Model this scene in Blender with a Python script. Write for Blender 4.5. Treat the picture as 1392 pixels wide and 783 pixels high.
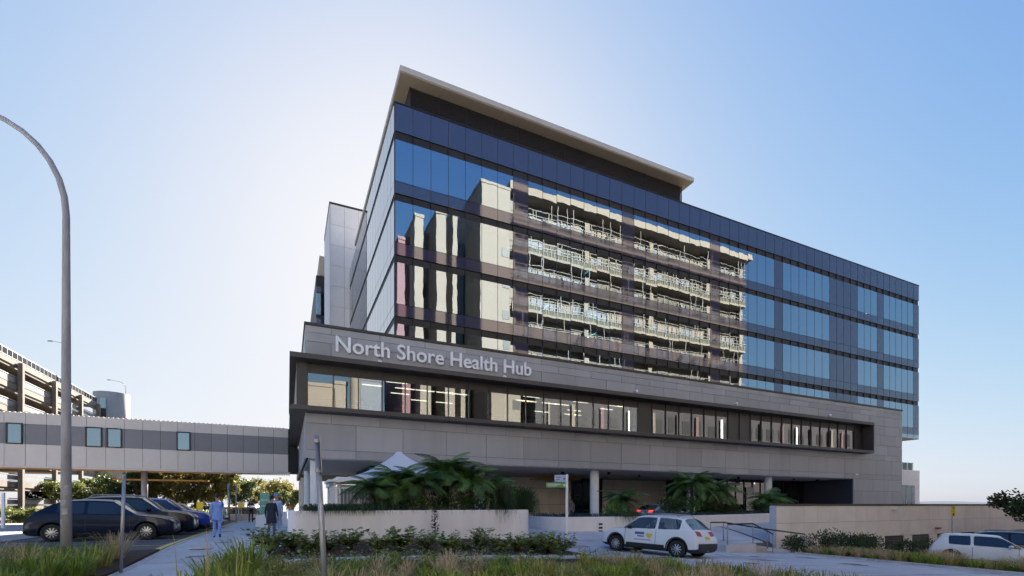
import bpy, bmesh, math, random
from mathutils import Vector, Matrix
from mathutils.bvhtree import BVHTree
random.seed(7)
R = math.radians
sc = bpy.context.scene
for o in list(bpy.data.objects):
    bpy.data.objects.remove(o)
col = sc.collection
# ---------------------------------------------------------------- camera, sky, sun, exposure
EYE = 1.5
YAW = math.atan2(0.4227, 0.906)              # the camera is turned clockwise from +Y (the depth axis of the building)
cam = bpy.data.cameras.new('camera')
cam_o = bpy.data.objects.new('camera', cam); col.objects.link(cam_o)
cam_o.location = (0, 0, EYE)
cam_o.rotation_euler = (R(90), 0, -YAW)
cam.sensor_width = 36.0
cam.lens = 36.0 * 654 / 1392                 # a 17 mm shift lens
cam.shift_y = (686 - 391.5) / 1392
cam.clip_start = 0.1; cam.clip_end = 9000
sc.camera = cam_o
SUN_AZ, SUN_EL = R(13.5), R(27)              # azimuth from +Y towards +X
w = bpy.data.worlds.new('World'); sc.world = w; w.use_nodes = True
nt = w.node_tree; nt.nodes.clear()
sky = nt.nodes.new('ShaderNodeTexSky'); sky.sky_type = 'NISHITA'; sky.sun_disc = False
sky.sun_elevation = SUN_EL; sky.sun_rotation = SUN_AZ
sky.air_density = 1.0; sky.dust_density = 1.0; sky.ozone_density = 2.2; sky.altitude = 50
bg = nt.nodes.new('ShaderNodeBackground'); bg.inputs['Strength'].default_value = 0.1
wo = nt.nodes.new('ShaderNodeOutputWorld')
# the whole sky goes through one film-like response curve: y / (1 + y), y = (k c)^1.5
def vnode(op, *vals):
    n = nt.nodes.new('ShaderNodeVectorMath'); n.operation = op
    for k_, v_ in enumerate(vals):
        if isinstance(v_, tuple): n.inputs[k_].default_value = v_
        else: nt.links.new(v_, n.inputs[k_])
    return n.outputs[0]
EXPOSURE = 2.55
gam = nt.nodes.new('ShaderNodeGamma'); gam.inputs['Gamma'].default_value = 1.5
nt.links.new(vnode('MULTIPLY', sky.outputs[0], (.348, .414, .741)), gam.inputs['Color'])
y_ = gam.outputs[0]; lv = 1.0 / 2 ** EXPOSURE / .1
tone = vnode('MULTIPLY', vnode('DIVIDE', y_, vnode('ADD', y_, (1, 1, 1))), (lv, lv, lv))
nt.links.new(tone, bg.inputs[0]); nt.links.new(bg.outputs[0], wo.inputs[0])
sun = bpy.data.lights.new('sun', 'SUN'); sun.energy = 5.0; sun.angle = R(0.53); sun.color = (1.0, 0.93, 0.82)
sun_o = bpy.data.objects.new('sun', sun); col.objects.link(sun_o)
sd = Vector((math.sin(SUN_AZ) * math.cos(SUN_EL), math.cos(SUN_AZ) * math.cos(SUN_EL), math.sin(SUN_EL)))
sun_o.rotation_euler = sd.to_track_quat('Z', 'Y').to_euler(); sun_o.location = (0, 60, 80)
vs = sc.view_settings
vs.view_transform = 'Standard'; vs.look = 'None'; vs.exposure = EXPOSURE; vs.gamma = 1; vs.use_curve_mapping = False
cy = sc.cycles
cy.use_denoising = True; cy.max_bounces = 7; cy.diffuse_bounces = 3; cy.glossy_bounces = 4
cy.transmission_bounces = 4; cy.transparent_max_bounces = 10
cy.caustics_reflective = False; cy.caustics_refractive = False; cy.sample_clamp_indirect = 6.0
# ---------------------------------------------------------------- helpers
def ss(a, b, x):
    t = min(1, max(0, (x - a) / (b - a))); return t * t * (3 - 2 * t)
def lerp(a, b, t): return a + (b - a) * t
def dirxy(u):
    r = (u - 696) / 654; return (0.906 * r + 0.4227, 0.906 - 0.4227 * r)
def at(u, d):                                # a point at camera depth d on pixel column u
    x, y = dirxy(u); return (x * d, y * d)
def XonY(u, Y):                              # where column u meets the vertical plane at Y
    x, y = dirxy(u); return x / y * Y
def G(x, y):                                 # height of the ground
    t = max(0, x - 2); z = -0.04 * t - 0.0003 * t * t
    z = max(z, -3.2)
    if y > 60: z = lerp(z, min(z, -2.5), ss(60, 160, y)) if x > 30 else z
    k = min(1, max(0, x / 10))
    wgt = ss(lerp(12, 15.5, k), lerp(20, 22.5, k), y)
    if y < 18.15: wgt *= 1 - ss(20, 24.5, x)
    top = 0.18
    if x > 62: wgt *= 1 - ss(62, 66, x)
    z = lerp(z, top, wgt)
    if x < 6: z -= 1.0 * ss(46, 66, y) * (1 - ss(3, 6, x))
    return z
class MB:
    def __init__(s): s.v = []; s.f = []; s.m = []
    def quad(s, a, b, c, d, m=0):
        n = len(s.v); s.v += [tuple(a), tuple(b), tuple(c), tuple(d)]; s.f.append((n, n+1, n+2, n+3)); s.m.append(m)
    def poly(s, pts, m=0):
        n = len(s.v); s.v += [tuple(p) for p in pts]; s.f.append(tuple(range(n, n + len(pts)))); s.m.append(m)
    def box(s, x0, x1, y0, y1, z0, z1, m=0):
        n = len(s.v)
        s.v += [(x0,y0,z0),(x1,y0,z0),(x1,y1,z0),(x0,y1,z0),(x0,y0,z1),(x1,y0,z1),(x1,y1,z1),(x0,y1,z1)]
        for f in ((0,3,2,1),(4,5,6,7),(0,1,5,4),(1,2,6,5),(2,3,7,6),(3,0,4,7)):
            s.f.append(tuple(n + i for i in f)); s.m.append(m)
        return s
    def tube(s, pts, rad, seg=8, m=0, cap=True):
        pts = [Vector(p) for p in pts]
        if not isinstance(rad, (list, tuple)): rad = [rad] * len(pts)
        rings = []; prev = None
        for i, p in enumerate(pts):
            t = (pts[min(i+1, len(pts)-1)] - pts[max(i-1, 0)])
            t = t.normalized() if t.length > 1e-9 else Vector((0, 0, 1))
            if prev is None:
                a = Vector((1, 0, 0)) if abs(t.x) < .9 else Vector((0, 1, 0))
                nrm = (a - t * a.dot(t)).normalized()
            else:
                nrm = prev - t * prev.dot(t)
                nrm = nrm.normalized() if nrm.length > 1e-6 else Vector((1, 0, 0))
            prev = nrm; b = t.cross(nrm); k = len(s.v)
            for j in range(seg):
                an = 2 * math.pi * j / seg
                s.v.append(tuple(p + (nrm * math.cos(an) + b * math.sin(an)) * rad[i]))
            rings.append(k)
        for i in range(len(rings) - 1):
            for j in range(seg):
                s.f.append((rings[i] + j, rings[i] + (j+1) % seg, rings[i+1] + (j+1) % seg, rings[i+1] + j)); s.m.append(m)
        if cap:
            s.f.append(tuple(rings[0] + j for j in reversed(range(seg)))); s.m.append(m)
            s.f.append(tuple(rings[-1] + j for j in range(seg))); s.m.append(m)
        return s
    def lathe(s, prof, seg=24, axis='z', c=(0, 0, 0), m=0):
        rings = []
        for (r, h) in prof:
            k = len(s.v)
            for j in range(seg):
                an = 2 * math.pi * j / seg
                p = (r * math.cos(an), r * math.sin(an), h)
                if axis == 'y': p = (p[0], p[2], p[1])
                s.v.append((p[0] + c[0], p[1] + c[1], p[2] + c[2]))
            rings.append(k)
        for i in range(len(rings) - 1):
            for j in range(seg):
                f = (rings[i] + j, rings[i] + (j+1) % seg, rings[i+1] + (j+1) % seg, rings[i+1] + j)
                s.f.append(f if axis == 'z' else f[::-1]); s.m.append(m)
        return s
    def ell(s, c, r, seg=10, rings=6, m=0):
        k0 = len(s.v)
        for i in range(rings + 1):
            a = math.pi * i / rings
            for j in range(seg):
                b = 2 * math.pi * j / seg
                s.v.append((c[0] + r[0]*math.sin(a)*math.cos(b), c[1] + r[1]*math.sin(a)*math.sin(b), c[2] - r[2]*math.cos(a)))
        for i in range(rings):
            for j in range(seg):
                s.f.append((k0+i*seg+j, k0+i*seg+(j+1) % seg, k0+(i+1)*seg+(j+1) % seg, k0+(i+1)*seg+j)); s.m.append(m)
        return s
    def mesh(s, name, mats, smooth=False):
        me = bpy.data.meshes.new(name); me.from_pydata(s.v, [], s.f)
        if not isinstance(mats, (list, tuple)): mats = [mats]
        for m in mats: me.materials.append(m)
        if len(mats) > 1: me.polygons.foreach_set('material_index', s.m)
        if smooth: me.polygons.foreach_set('use_smooth', [True] * len(me.polygons))
        me.update(); return me
def link(name, me, parent=None):
    o = bpy.data.objects.new(name, me); col.objects.link(o)
    if parent is not None:
        o.parent = parent; o.matrix_parent_inverse = wmat(parent).inverted()
    return o
def wmat(o):
    m = Matrix.LocRotScale(o.location, o.rotation_euler, o.scale)
    if o.parent is None: return m
    return wmat(o.parent) @ o.matrix_parent_inverse @ m
def build(name, mb, mat, parent=None, smooth=False): return link(name, mb.mesh(name, mat, smooth), parent)
def tag(o, label, cat, group=None):
    o['label'] = label; o['category'] = cat
    if group: o['group'] = group
    return o
def struct(o): o['kind'] = 'structure'; return o
def stuff(o, label=None, cat=None):
    o['kind'] = 'stuff'
    if label: o['label'] = label
    if cat: o['category'] = cat
    return o
def thing(name, label, cat, loc=(0, 0, 0), rz=0, group=None):
    o = bpy.data.objects.new(name, None); col.objects.link(o); o.empty_display_size = .2
    o.location = loc; o.rotation_euler = (0, 0, rz); return tag(o, label, cat, group)
def child_map():
    d = {}
    for o in col.objects:
        if o.parent: d.setdefault(o.parent, []).append(o)
    return d
def dup(root, loc, rz, label, group=None, scale=None):
    cm = child_map()
    def rec(o, par):
        c = o.copy(); col.objects.link(c)
        if par is not None: c.parent = par
        for k in cm.get(o, []): rec(k, c)
        return c
    r = rec(root, None); r.location = loc; r.rotation_euler = (0, 0, rz); r['label'] = label
    if scale: r.scale = (scale, scale, scale)
    if group: r['group'] = group
    return r
_unit = {}
def panel(name, mat, parent, x0, x1, y0, y1, z0, z1, rot=None):   # a box piece that shares one unit mesh per material
    if (name, mat.name) not in _unit:
        _unit[(name, mat.name)] = MB().box(-.5, .5, -.5, .5, -.5, .5).mesh(name, mat)
    o = link(name, _unit[(name, mat.name)], parent)
    o.location = ((x0+x1)/2, (y0+y1)/2, (z0+z1)/2); o.scale = (x1-x0, y1-y0, z1-z0)
    if rot: o.rotation_euler = rot
    return o
# ---------------------------------------------------------------- materials
def newmat(name):
    m = bpy.data.materials.new(name); m.use_nodes = True; m.node_tree.nodes.clear(); return m, m.node_tree
def mat(name, c, rough=.6, metal=0, var=.12, scale=3.0, bump=0.0, bscale=40., objvar=.0, coat=0, spec=.5, stretch=None, dirt=None, emit=0):
    m, t = newmat(name); N = t.nodes.new; L = t.links.new
    out = N('ShaderNodeOutputMaterial'); p = N('ShaderNodeBsdfPrincipled'); L(p.outputs[0], out.inputs[0])
    geo = N('ShaderNodeNewGeometry'); mp = N('ShaderNodeMapping'); L(geo.outputs['Position'], mp.inputs['Vector'])
    if stretch: mp.inputs['Scale'].default_value = stretch
    n1 = N('ShaderNodeTexNoise'); n1.inputs['Scale'].default_value = scale; n1.inputs['Detail'].default_value = 6
    n1.inputs['Roughness'].default_value = .65
    L(mp.outputs[0], n1.inputs['Vector'])
    ramp = N('ShaderNodeMapRange'); ramp.inputs['From Min'].default_value = .3; ramp.inputs['From Max'].default_value = .7
    ramp.inputs['To Min'].default_value = 1 - var; ramp.inputs['To Max'].default_value = 1 + var
    L(n1.outputs['Fac'], ramp.inputs['Value'])
    val = ramp.outputs[0]
    if objvar:
        oi = N('ShaderNodeObjectInfo'); r2 = N('ShaderNodeMapRange'); r2.inputs['To Min'].default_value = 1 - objvar; r2.inputs['To Max'].default_value = 1 + objvar
        L(oi.outputs['Random'], r2.inputs['Value']); mu = N('ShaderNodeMath'); mu.operation = 'MULTIPLY'
        L(val, mu.inputs[0]); L(r2.outputs[0], mu.inputs[1]); val = mu.outputs[0]
    vm = N('ShaderNodeVectorMath'); vm.operation = 'SCALE'; vm.inputs[0].default_value = c; L(val, vm.inputs['Scale'])
    csock = vm.outputs[0]
    if dirt:
        dc, ds, dlo = dirt
        n3 = N('ShaderNodeTexNoise'); n3.inputs['Scale'].default_value = ds; n3.inputs['Detail'].default_value = 8
        L(mp.outputs[0], n3.inputs['Vector'])
        r3 = N('ShaderNodeMapRange'); r3.inputs['From Min'].default_value = dlo; r3.inputs['From Max'].default_value = dlo + .2
        L(n3.outputs['Fac'], r3.inputs['Value'])
        mx = N('ShaderNodeMix'); mx.data_type = 'RGBA'; L(r3.outputs[0], mx.inputs[0]); L(csock, mx.inputs[6]); mx.inputs[7].default_value = (*dc, 1)
        csock = mx.outputs[2]
    L(csock, p.inputs['Base Color'])
    p.inputs['Roughness'].default_value = rough; p.inputs['Metallic'].default_value = metal
    p.inputs['Specular IOR Level'].default_value = spec
    if coat: p.inputs['Coat Weight'].default_value = coat; p.inputs['Coat Roughness'].default_value = .04
    if emit:
        p.inputs['Emission Color'].default_value = (*c, 1); p.inputs['Emission Strength'].default_value = emit
    if bump:
        n2 = N('ShaderNodeTexNoise'); n2.inputs['Scale'].default_value = bscale; n2.inputs['Detail'].default_value = 4
        L(mp.outputs[0], n2.inputs['Vector'])
        b = N('ShaderNodeBump'); b.inputs['Strength'].default_value = 1; b.inputs['Distance'].default_value = bump
        L(n2.outputs['Fac'], b.inputs['Height']); L(b.outputs[0], p.inputs['Normal'])
    return m
def glass(name, tint=(.35, .45, .48), refl=.38, rtint=(1, 1, 1), wob=.0008, wscale=.9, rough=.0, body=None):
    """A coated facade pane: mirror-like coating over tinted clear glass (or over an opaque back, for a spandrel)."""
    m, t = newmat(name); N = t.nodes.new; L = t.links.new
    out = N('ShaderNodeOutputMaterial'); mix = N('ShaderNodeMixShader'); L(mix.outputs[0], out.inputs[0])
    if body:
        tr = N('ShaderNodeBsdfDiffuse'); tr.inputs['Color'].default_value = (*body, 1)
    else:
        tr = N('ShaderNodeBsdfTransparent'); tr.inputs['Color'].default_value = (*tint, 1)
    gl = N('ShaderNodeBsdfGlossy'); gl.inputs['Color'].default_value = (*rtint, 1); gl.inputs['Roughness'].default_value = rough
    lw = N('ShaderNodeFresnel'); lw.inputs['IOR'].default_value = 1.5
    mr = N('ShaderNodeMapRange'); mr.inputs['From Min'].default_value = .04; mr.inputs['To Min'].default_value = refl; mr.inputs['To Max'].default_value = 1
    L(lw.outputs[0], mr.inputs['Value']); L(mr.outputs[0], mix.inputs[0]); L(tr.outputs[0], mix.inputs[1]); L(gl.outputs[0], mix.inputs[2])
    geo = N('ShaderNodeNewGeometry'); no = N('ShaderNodeTexNoise'); no.inputs['Scale'].default_value = wscale; no.inputs['Detail'].default_value = 1.5
    oi = N('ShaderNodeObjectInfo'); ad = N('ShaderNodeVectorMath'); ad.operation = 'ADD'
    sc_ = N('ShaderNodeMath'); sc_.operation = 'MULTIPLY'; sc_.inputs[1].default_value = 3.0
    L(oi.outputs['Random'], sc_.inputs[0]); L(geo.outputs['Position'], ad.inputs[0]); L(sc_.outputs[0], ad.inputs[1]); L(ad.outputs[0], no.inputs['Vector'])
    b = N('ShaderNodeBump'); b.inputs['Strength'].default_value = 1; b.inputs['Distance'].default_value = wob
    L(no.outputs['Fac'], b.inputs['Height']); L(b.outputs[0], gl.inputs['Normal'])
    return m
def leaf(name, c1, c2, trans=.35, scale=1.2, rough=.55, objvar=.1):
    m, t = newmat(name); N = t.nodes.new; L = t.links.new
    out = N('ShaderNodeOutputMaterial'); geo = N('ShaderNodeNewGeometry'); no = N('ShaderNodeTexNoise')
    no.inputs['Scale'].default_value = scale; no.inputs['Detail'].default_value = 3; L(geo.outputs['Position'], no.inputs['Vector'])
    mr = N('ShaderNodeMapRange'); mr.inputs['From Min'].default_value = .35; mr.inputs['From Max'].default_value = .65; L(no.outputs['Fac'], mr.inputs['Value'])
    mx = N('ShaderNodeMix'); mx.data_type = 'RGBA'; L(mr.outputs[0], mx.inputs[0]); mx.inputs[6].default_value = (*c1, 1); mx.inputs[7].default_value = (*c2, 1)
    wn0 = N('ShaderNodeMapRange'); wn0.inputs['To Min'].default_value = .65; wn0.inputs['To Max'].default_value = 1.35
    L(geo.outputs['Random Per Island'], wn0.inputs['Value'])
    oi = N('ShaderNodeObjectInfo'); wn1 = N('ShaderNodeMapRange'); wn1.inputs['To Min'].default_value = 1 - objvar; wn1.inputs['To Max'].default_value = 1 + objvar
    L(oi.outputs['Random'], wn1.inputs['Value']); wn = N('ShaderNodeMath'); wn.operation = 'MULTIPLY'; L(wn0.outputs[0], wn.inputs[0]); L(wn1.outputs[0], wn.inputs[1])
    vm = N('ShaderNodeVectorMath'); vm.operation = 'SCALE'; L(mx.outputs[2], vm.inputs[0]); L(wn.outputs[0], vm.inputs['Scale'])
    p = N('ShaderNodeBsdfPrincipled'); L(vm.outputs[0], p.inputs['Base Color']); p.inputs['Roughness'].default_value = rough
    tl = N('ShaderNodeBsdfTranslucent'); L(vm.outputs[0], tl.inputs['Color'])
    ms = N('ShaderNodeMixShader'); ms.inputs[0].default_value = trans; L(p.outputs[0], ms.inputs[1]); L(tl.outputs[0], ms.inputs[2]); L(ms.outputs[0], out.inputs[0])
    return m
M = {}
M['asphalt'] = mat('asphalt', (.10, .10, .104), .9, var=.3, scale=.8, bump=.004, bscale=60, dirt=((.13, .125, .115), .35, .55))
M['ground'] = mat('ground', (.10, .095, .075), .95, var=.35, scale=.3, bump=.01, bscale=8, dirt=((.06, .075, .03), .06, .5))
M['concrete'] = mat('concrete', (.56, .555, .55), .85, var=.12, scale=.9, bump=.002, bscale=50, dirt=((.45, .44, .43), .5, .56))
M['path'] = mat('path_concrete', (.55, .55, .55), .85, var=.14, scale=.8, bump=.002, bscale=50, dirt=((.46, .455, .45), .45, .55))
M['drive'] = mat('drive_concrete', (.57, .57, .58), .85, var=.2, scale=.4, bump=.002, bscale=50, dirt=((.44, .435, .43), .3, .54))
M['road'] = mat('pale_road', (.34, .335, .33), .9, var=.2, scale=.4, bump=.003, dirt=((.24, .235, .23), .25, .54))
M['kerb'] = mat('kerb_concrete', (.48, .47, .46), .85, var=.2, scale=2, bump=.002)
M['mulch'] = mat('mulch', (.07, .04, .026), .95, var=.5, scale=9, bump=.03, bscale=30)
M['yellow_line'] = mat('yellow_paint', (.80, .60, .15), .8, var=.2, scale=6, dirt=((.2, .17, .1), 3, .6))
M['white_line'] = mat('white_paint_line', (.75, .75, .73), .8, var=.12, scale=5, dirt=((.35, .35, .34), 3, .58))
M['render_white'] = mat('white_render', (.86, .835, .82), .85, var=.08, scale=1.3, bump=.0015, bscale=30, stretch=(1, 1, .12), dirt=((.66, .63, .60), .9, .60))
M['render_cream'] = mat('cream_render', (.82, .78, .73), .85, var=.07, scale=1.0, stretch=(1, 1, .3), dirt=((.60, .56, .51), .5, .6))
M['clad'] = mat('grey_cladding', (.375, .375, .39), .50, var=.09, scale=.8, objvar=.11, stretch=(1, 1, .12), dirt=((.315, .312, .32), .4, .60))
M['clad_gap'] = mat('dark_joint', (.03, .03, .03), .9)
M['frame_dark'] = mat('dark_bronze_frame', (.055, .050, .048), .42, metal=.3, var=.06, scale=.7)
M['frame_fascia'] = mat('bronze_fascia', (.075, .066, .062), .5, metal=.1, var=.06, scale=.7)
M['louvre'] = mat('dark_louvre', (.022, .020, .021), .55, var=.1)
M['roof_soffit'] = mat('roof_soffit_tan', (.42, .35, .27), .7, var=.05)
M['roof_edge'] = mat('roof_edge_metal', (.55, .52, .48), .55, var=.05)
M['soffit'] = mat('soffit_grey', (.55, .52, .50), .8, var=.06)
M['tan_panel'] = mat('tan_wall_panel', (.80, .71, .61), .7, var=.05, objvar=.05)
M['wall_panel'] = mat('cream_precast', (.88, .81, .745), .8, var=.06, scale=1.2, objvar=.05, dirt=((.72, .66, .60), .6, .6))
M['wall_cap'] = mat('wall_capping', (.075, .065, .06), .6, var=.1)
M['end_shade'] = mat('wall_end_shade', (.55, .57, .62), .7, var=.04)  # bluish shade of the wall end, put into its colour
M['navy_wall'] = mat('navy_wall_panel', (.035, .038, .06), .55, var=.06)
M['white'] = mat('white_paint', (.80, .80, .80), .55, var=.04)
M['steel'] = mat('galvanised_steel', (.36, .36, .37), .45, metal=.6, var=.15, scale=6)
M['lamp_grey'] = mat('painted_pole', (.36, .35, .37), .6, metal=.1, var=.25, scale=3, stretch=(1, 1, .3), dirt=((.48, .47, .45), 1.6, .58))
M['dark_metal'] = mat('dark_metal', (.03, .03, .032), .45, metal=.4, var=.1)
M['black'] = mat('black_plastic', (.015, .015, .016), .5, var=.1)
M['timber'] = mat('warm_timber', (.55, .24, .05), .55, var=.2, scale=2, stretch=(1, 8, 1))
M['bridge_light'] = mat('bridge_light_panel', (.70, .63, .575), .6, var=.03, objvar=.04)
M['bridge_dark'] = mat('bridge_dark_panel', (.23, .225, .235), .55, var=.04, objvar=.06)
M['shaft'] = mat('shaft_cladding', (.74, .72, .72), .6, var=.04, objvar=.05)
M['old_concrete'] = mat('old_concrete', (.27, .225, .18), .9, var=.25, scale=.6, stretch=(1, 1, .4), dirt=((.14, .12, .10), .35, .57))
M['rail_grey'] = mat('rail_grey', (.26, .26, .27), .55, metal=.4, var=.1)
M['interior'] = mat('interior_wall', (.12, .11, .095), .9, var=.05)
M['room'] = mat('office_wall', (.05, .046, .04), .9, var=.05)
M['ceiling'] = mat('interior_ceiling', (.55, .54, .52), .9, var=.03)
M['curtain'] = mat('white_blind', (.75, .74, .70), .8, var=.06, scale=4, stretch=(8, 1, .2))
M['light'] = mat('ceiling_light', (1, .86, .66), .5, emit=.9)
M['trunk'] = mat('bark', (.10, .075, .055), .95, var=.4, scale=8, bump=.02, bscale=20)
M['fern_trunk'] = mat('fern_trunk', (.10, .05, .03), .95, var=.5, scale=18, bump=.03, bscale=40)
M['letter'] = mat('letter_face', (.90, .91, .93), .4, metal=.0, var=.03)
M['tower_glass'] = glass('tower_glass', (.18, .46, .60), .42, (.84, .94, 1.0), wob=.0019, wscale=.8)
M['side_glass'] = glass('side_glass', (.25, .33, .4), .40, (.95, .98, 1.0), wob=.0004)
M['spandrel'] = glass('spandrel_glass', refl=.15, rtint=(.86, .82, .84), body=(.047, .05, .095), wob=.0006, rough=.03)
M['podium_glass'] = glass('podium_glass', (.55, .60, .60), .23, (.92, .97, 1), wob=.0007, wscale=.6)
M['dark_glass'] = glass('dark_glass', (.2, .22, .23), .16, (1, 1, 1), wob=.0003)
M['bridge_glass'] = glass('bridge_glass', (.30, .42, .5), .34, (.80, .93, 1), wob=.0002)
M['clear_glass'] = glass('clear_glass', (.82, .9, .9), .06, (1, 1, 1), wob=.0)
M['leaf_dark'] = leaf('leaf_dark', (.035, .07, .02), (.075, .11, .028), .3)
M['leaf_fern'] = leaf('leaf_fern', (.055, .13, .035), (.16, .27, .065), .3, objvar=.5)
M['leaf_backlit'] = leaf('leaf_backlit', (.11, .115, .03), (.20, .165, .04), .48)  # golden backlight is put into this leaf colour
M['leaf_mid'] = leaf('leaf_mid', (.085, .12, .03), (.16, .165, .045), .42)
M['leaf_shrub'] = leaf('leaf_shrub', (.11, .18, .035), (.40, .43, .14), .25, scale=9)
M['leaf_blue'] = leaf('leaf_blue', (.045, .075, .065), (.07, .11, .10), .2)
M['leaf_red'] = leaf('leaf_red', (.09, .035, .02), (.05, .05, .03), .25, scale=6)
M['grass_green'] = leaf('grass_green', (.13, .215, .02), (.31, .37, .05), .3, scale=.9)
M['grass_olive'] = leaf('grass_olive', (.27, .26, .05), (.43, .37, .10), .3, scale=.9)
M['grass_tan'] = leaf('grass_tan', (.54, .40, .21), (.70, .53, .30), .3, scale=.9)
# ================================================================ the setting
def axis_lines(lo, hi, a, b, step):
    v = []; x = a
    while x <= b + 1e-6: v.append(x); x += step
    s = step; x = a
    while x > lo: s *= 1.35; x -= s; v.insert(0, max(x, lo))
    s = step; x = b
    while x < hi: s *= 1.35; x += s; v.append(min(x, hi))
    return sorted(set(round(t, 3) for t in v))
gx = sorted(set(axis_lines(-4000, 4000, -40, 72, 1.0)))
gy = sorted(set(axis_lines(-3000, 6000, -20, 80, 1.0) + [18.1, 18.2]))
mb = MB()
for y in gy:
    for x in gx: mb.v.append((x, y, G(x, y) - .03))
nx = len(gx)
for j in range(len(gy) - 1):
    for i in range(nx - 1):
        k = j * nx + i; mb.f.append((k, k+1, k+1+nx, k+nx)); mb.m.append(0)
ground = struct(build('ground', mb, M['asphalt'], smooth=True))
def sheet(name, corners, dz, material, n=24, m=24, parent=None, thick=0):
    mb = MB(); a, b, c, d = corners
    for j in range(m + 1):
        for i in range(n + 1):
            s, t = i / n, j / m
            x = lerp(lerp(a[0], b[0], s), lerp(d[0], c[0], s), t); y = lerp(lerp(a[1], b[1], s), lerp(d[1], c[1], s), t)
            mb.v.append((x, y, G(x, y) + dz))
    for j in range(m):
        for i in range(n):
            k = j * (n+1) + i; mb.f.append((k, k+1, k+n+2, k+n+1)); mb.m.append(0)
    if thick:                                             # skirt down to the ground
        per = [i for i in range(n+1)] + [j*(n+1)+n for j in range(1, m+1)] + [m*(n+1)+i for i in range(n-1, -1, -1)] + [j*(n+1) for j in range(m-1, 0, -1)]
        base = len(mb.v)
        for i in per: x, y, z = mb.v[i]; mb.v.append((x, y, z - thick))
        for i in range(len(per)):
            j = (i + 1) % len(per); mb.f.append((per[i], base + i, base + j, per[j])); mb.m.append(0)
    return build(name, mb, material, parent, smooth=False)
struct(sheet('footpath', ((-3.25, 3), (-1.8, 3), (-1.8, 47), (-3.25, 47)), .0, M['path'], 3, 60, thick=.06))
struct(sheet('plaza', ((-1.795, 14.2), (12.0, 14.2), (12.0, 46), (-1.795, 46)), .004, M['concrete'], 30, 60, thick=.06))
struct(sheet('driveway', ((9.0, 1), (23.4, 1), (24.3, 26.5), (11.9, 26.5)), .02, M['drive'], 40, 60))
struct(sheet('driveway', ((11.9, 26.52), (50, 26.52), (50, 33), (11.9, 33)), .02, M['drive'], 30, 12))
struct(sheet('driveway', ((24.31, 18.4), (50, 18.4), (50, 26.5), (24.31, 26.5)), .02, M['drive'], 30, 12))
struct(sheet('road', ((-70, -45), (-9.2, -45), (-9.2, 44), (-70, 44)), .002, M['road'], 30, 40))  # real road at left, widened behind the camera to bounce sunlight
# kerb and paint of the parking bays
struct(sheet('kerb', ((-3.42, 3), (-3.256, 3), (-3.256, 47), (-3.42, 47)), .004, M['kerb'], 1, 60, thick=.06))
struct(sheet('road_marking', ((-3.70, 12), (-3.53, 12), (-3.53, 46), (-3.70, 46)), -.02, M['yellow_line'], 1, 60))
for k in range(9):
    yy = 16.6 + 2.72 * k
    struct(sheet('road_marking', ((-8.8, yy), (-3.7, yy), (-3.7, yy + .09), (-8.8, yy + .09)), -.018, M['yellow_line' if k % 2 else 'white_line'], 8, 1))
for k in range(7):                                        # crossing stripes before the steps
    x0 = 15.6 + k * .95
    struct(sheet('road_marking', ((x0, 14.2), (x0 + .5, 14.2), (x0 + .9, 15.5), (x0 + .4, 15.5)), .028, M['white_line'], 3, 3))
struct(sheet('road_marking', ((20.6, 12.9), (23.0, 11.9), (23.0, 12.1), (20.6, 13.1)), .028, M['white_line'], 6, 1))
struct(sheet('road_marking', ((12.0, 11.2), (14.5, 12.4), (14.5, 12.55), (12.0, 11.35)), .028, M['white_line'], 6, 1))
# concrete joints are recessed lines between drive slabs
for k in range(5):
    yy = 8.2 + 2.6 * k
    struct(sheet('joint', ((9.9, yy), (23.3, yy), (23.3, yy + .03), (9.9, yy + .03)), .025, M['clad_gap'], 14, 1))
for k in range(14):
    yy = 14.5 + 2.2 * k
    struct(sheet('joint', ((-3.2, yy), (-.02, yy), (-.02, yy + .02), (-3.2, yy + .02)), .009, M['clad_gap'], 4, 1))
# pit lids, drains and stains on the paving
def lid(name, x, y, w, l, rz, m, dz=.03):
    o = struct(link(name, MB().box(-w/2, w/2, -l/2, l/2, -.01, .004).mesh(name, m))); o.location = (x, y, G(x, y) + dz); o.rotation_euler = (math.atan2(G(x, y + .5) - G(x, y - .5), 1), -math.atan2(G(x + .5, y) - G(x - .5, y), 1), rz)
for x, y, w_, l_ in ((16.5, 12.6, .7, .7), (20.5, 13.6, .6, .6), (11.2, 17.3, .9, .35), (-2.4, 17.5, .6, .6), (-1.2, 20.2, .45, .45), (-2.7, 27.0, .6, .6), (18.0, 19.0, .8, .3)):
    lid('pit_lid', x, y, w_, l_, .1, M['steel'])
stn = mat('oil_stain', (.20, .195, .19), .8, var=.4, scale=6)
for x, y, r_ in ((14.5, 11.5, .5), (17.8, 14.0, .35), (19.5, 11.0, .7), (12.5, 13.5, .4), (15.2, 17.6, .5), (-2.3, 15.6, .3), (-2.0, 19.5, .35), (-1.0, 17.0, .4)):
    pts = [(x + r_*random.uniform(.5, 1.1)*math.cos(a*.449), y + r_*.8*random.uniform(.5, 1.1)*math.sin(a*.449)) for a in range(14)]
    struct(build('stain', MB() if False else (lambda b_: (b_.poly([(p, q, G(p, q) + (.0245 if x > 5 else .0065)) for p, q in pts]), b_)[1])(MB()), stn))
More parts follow.
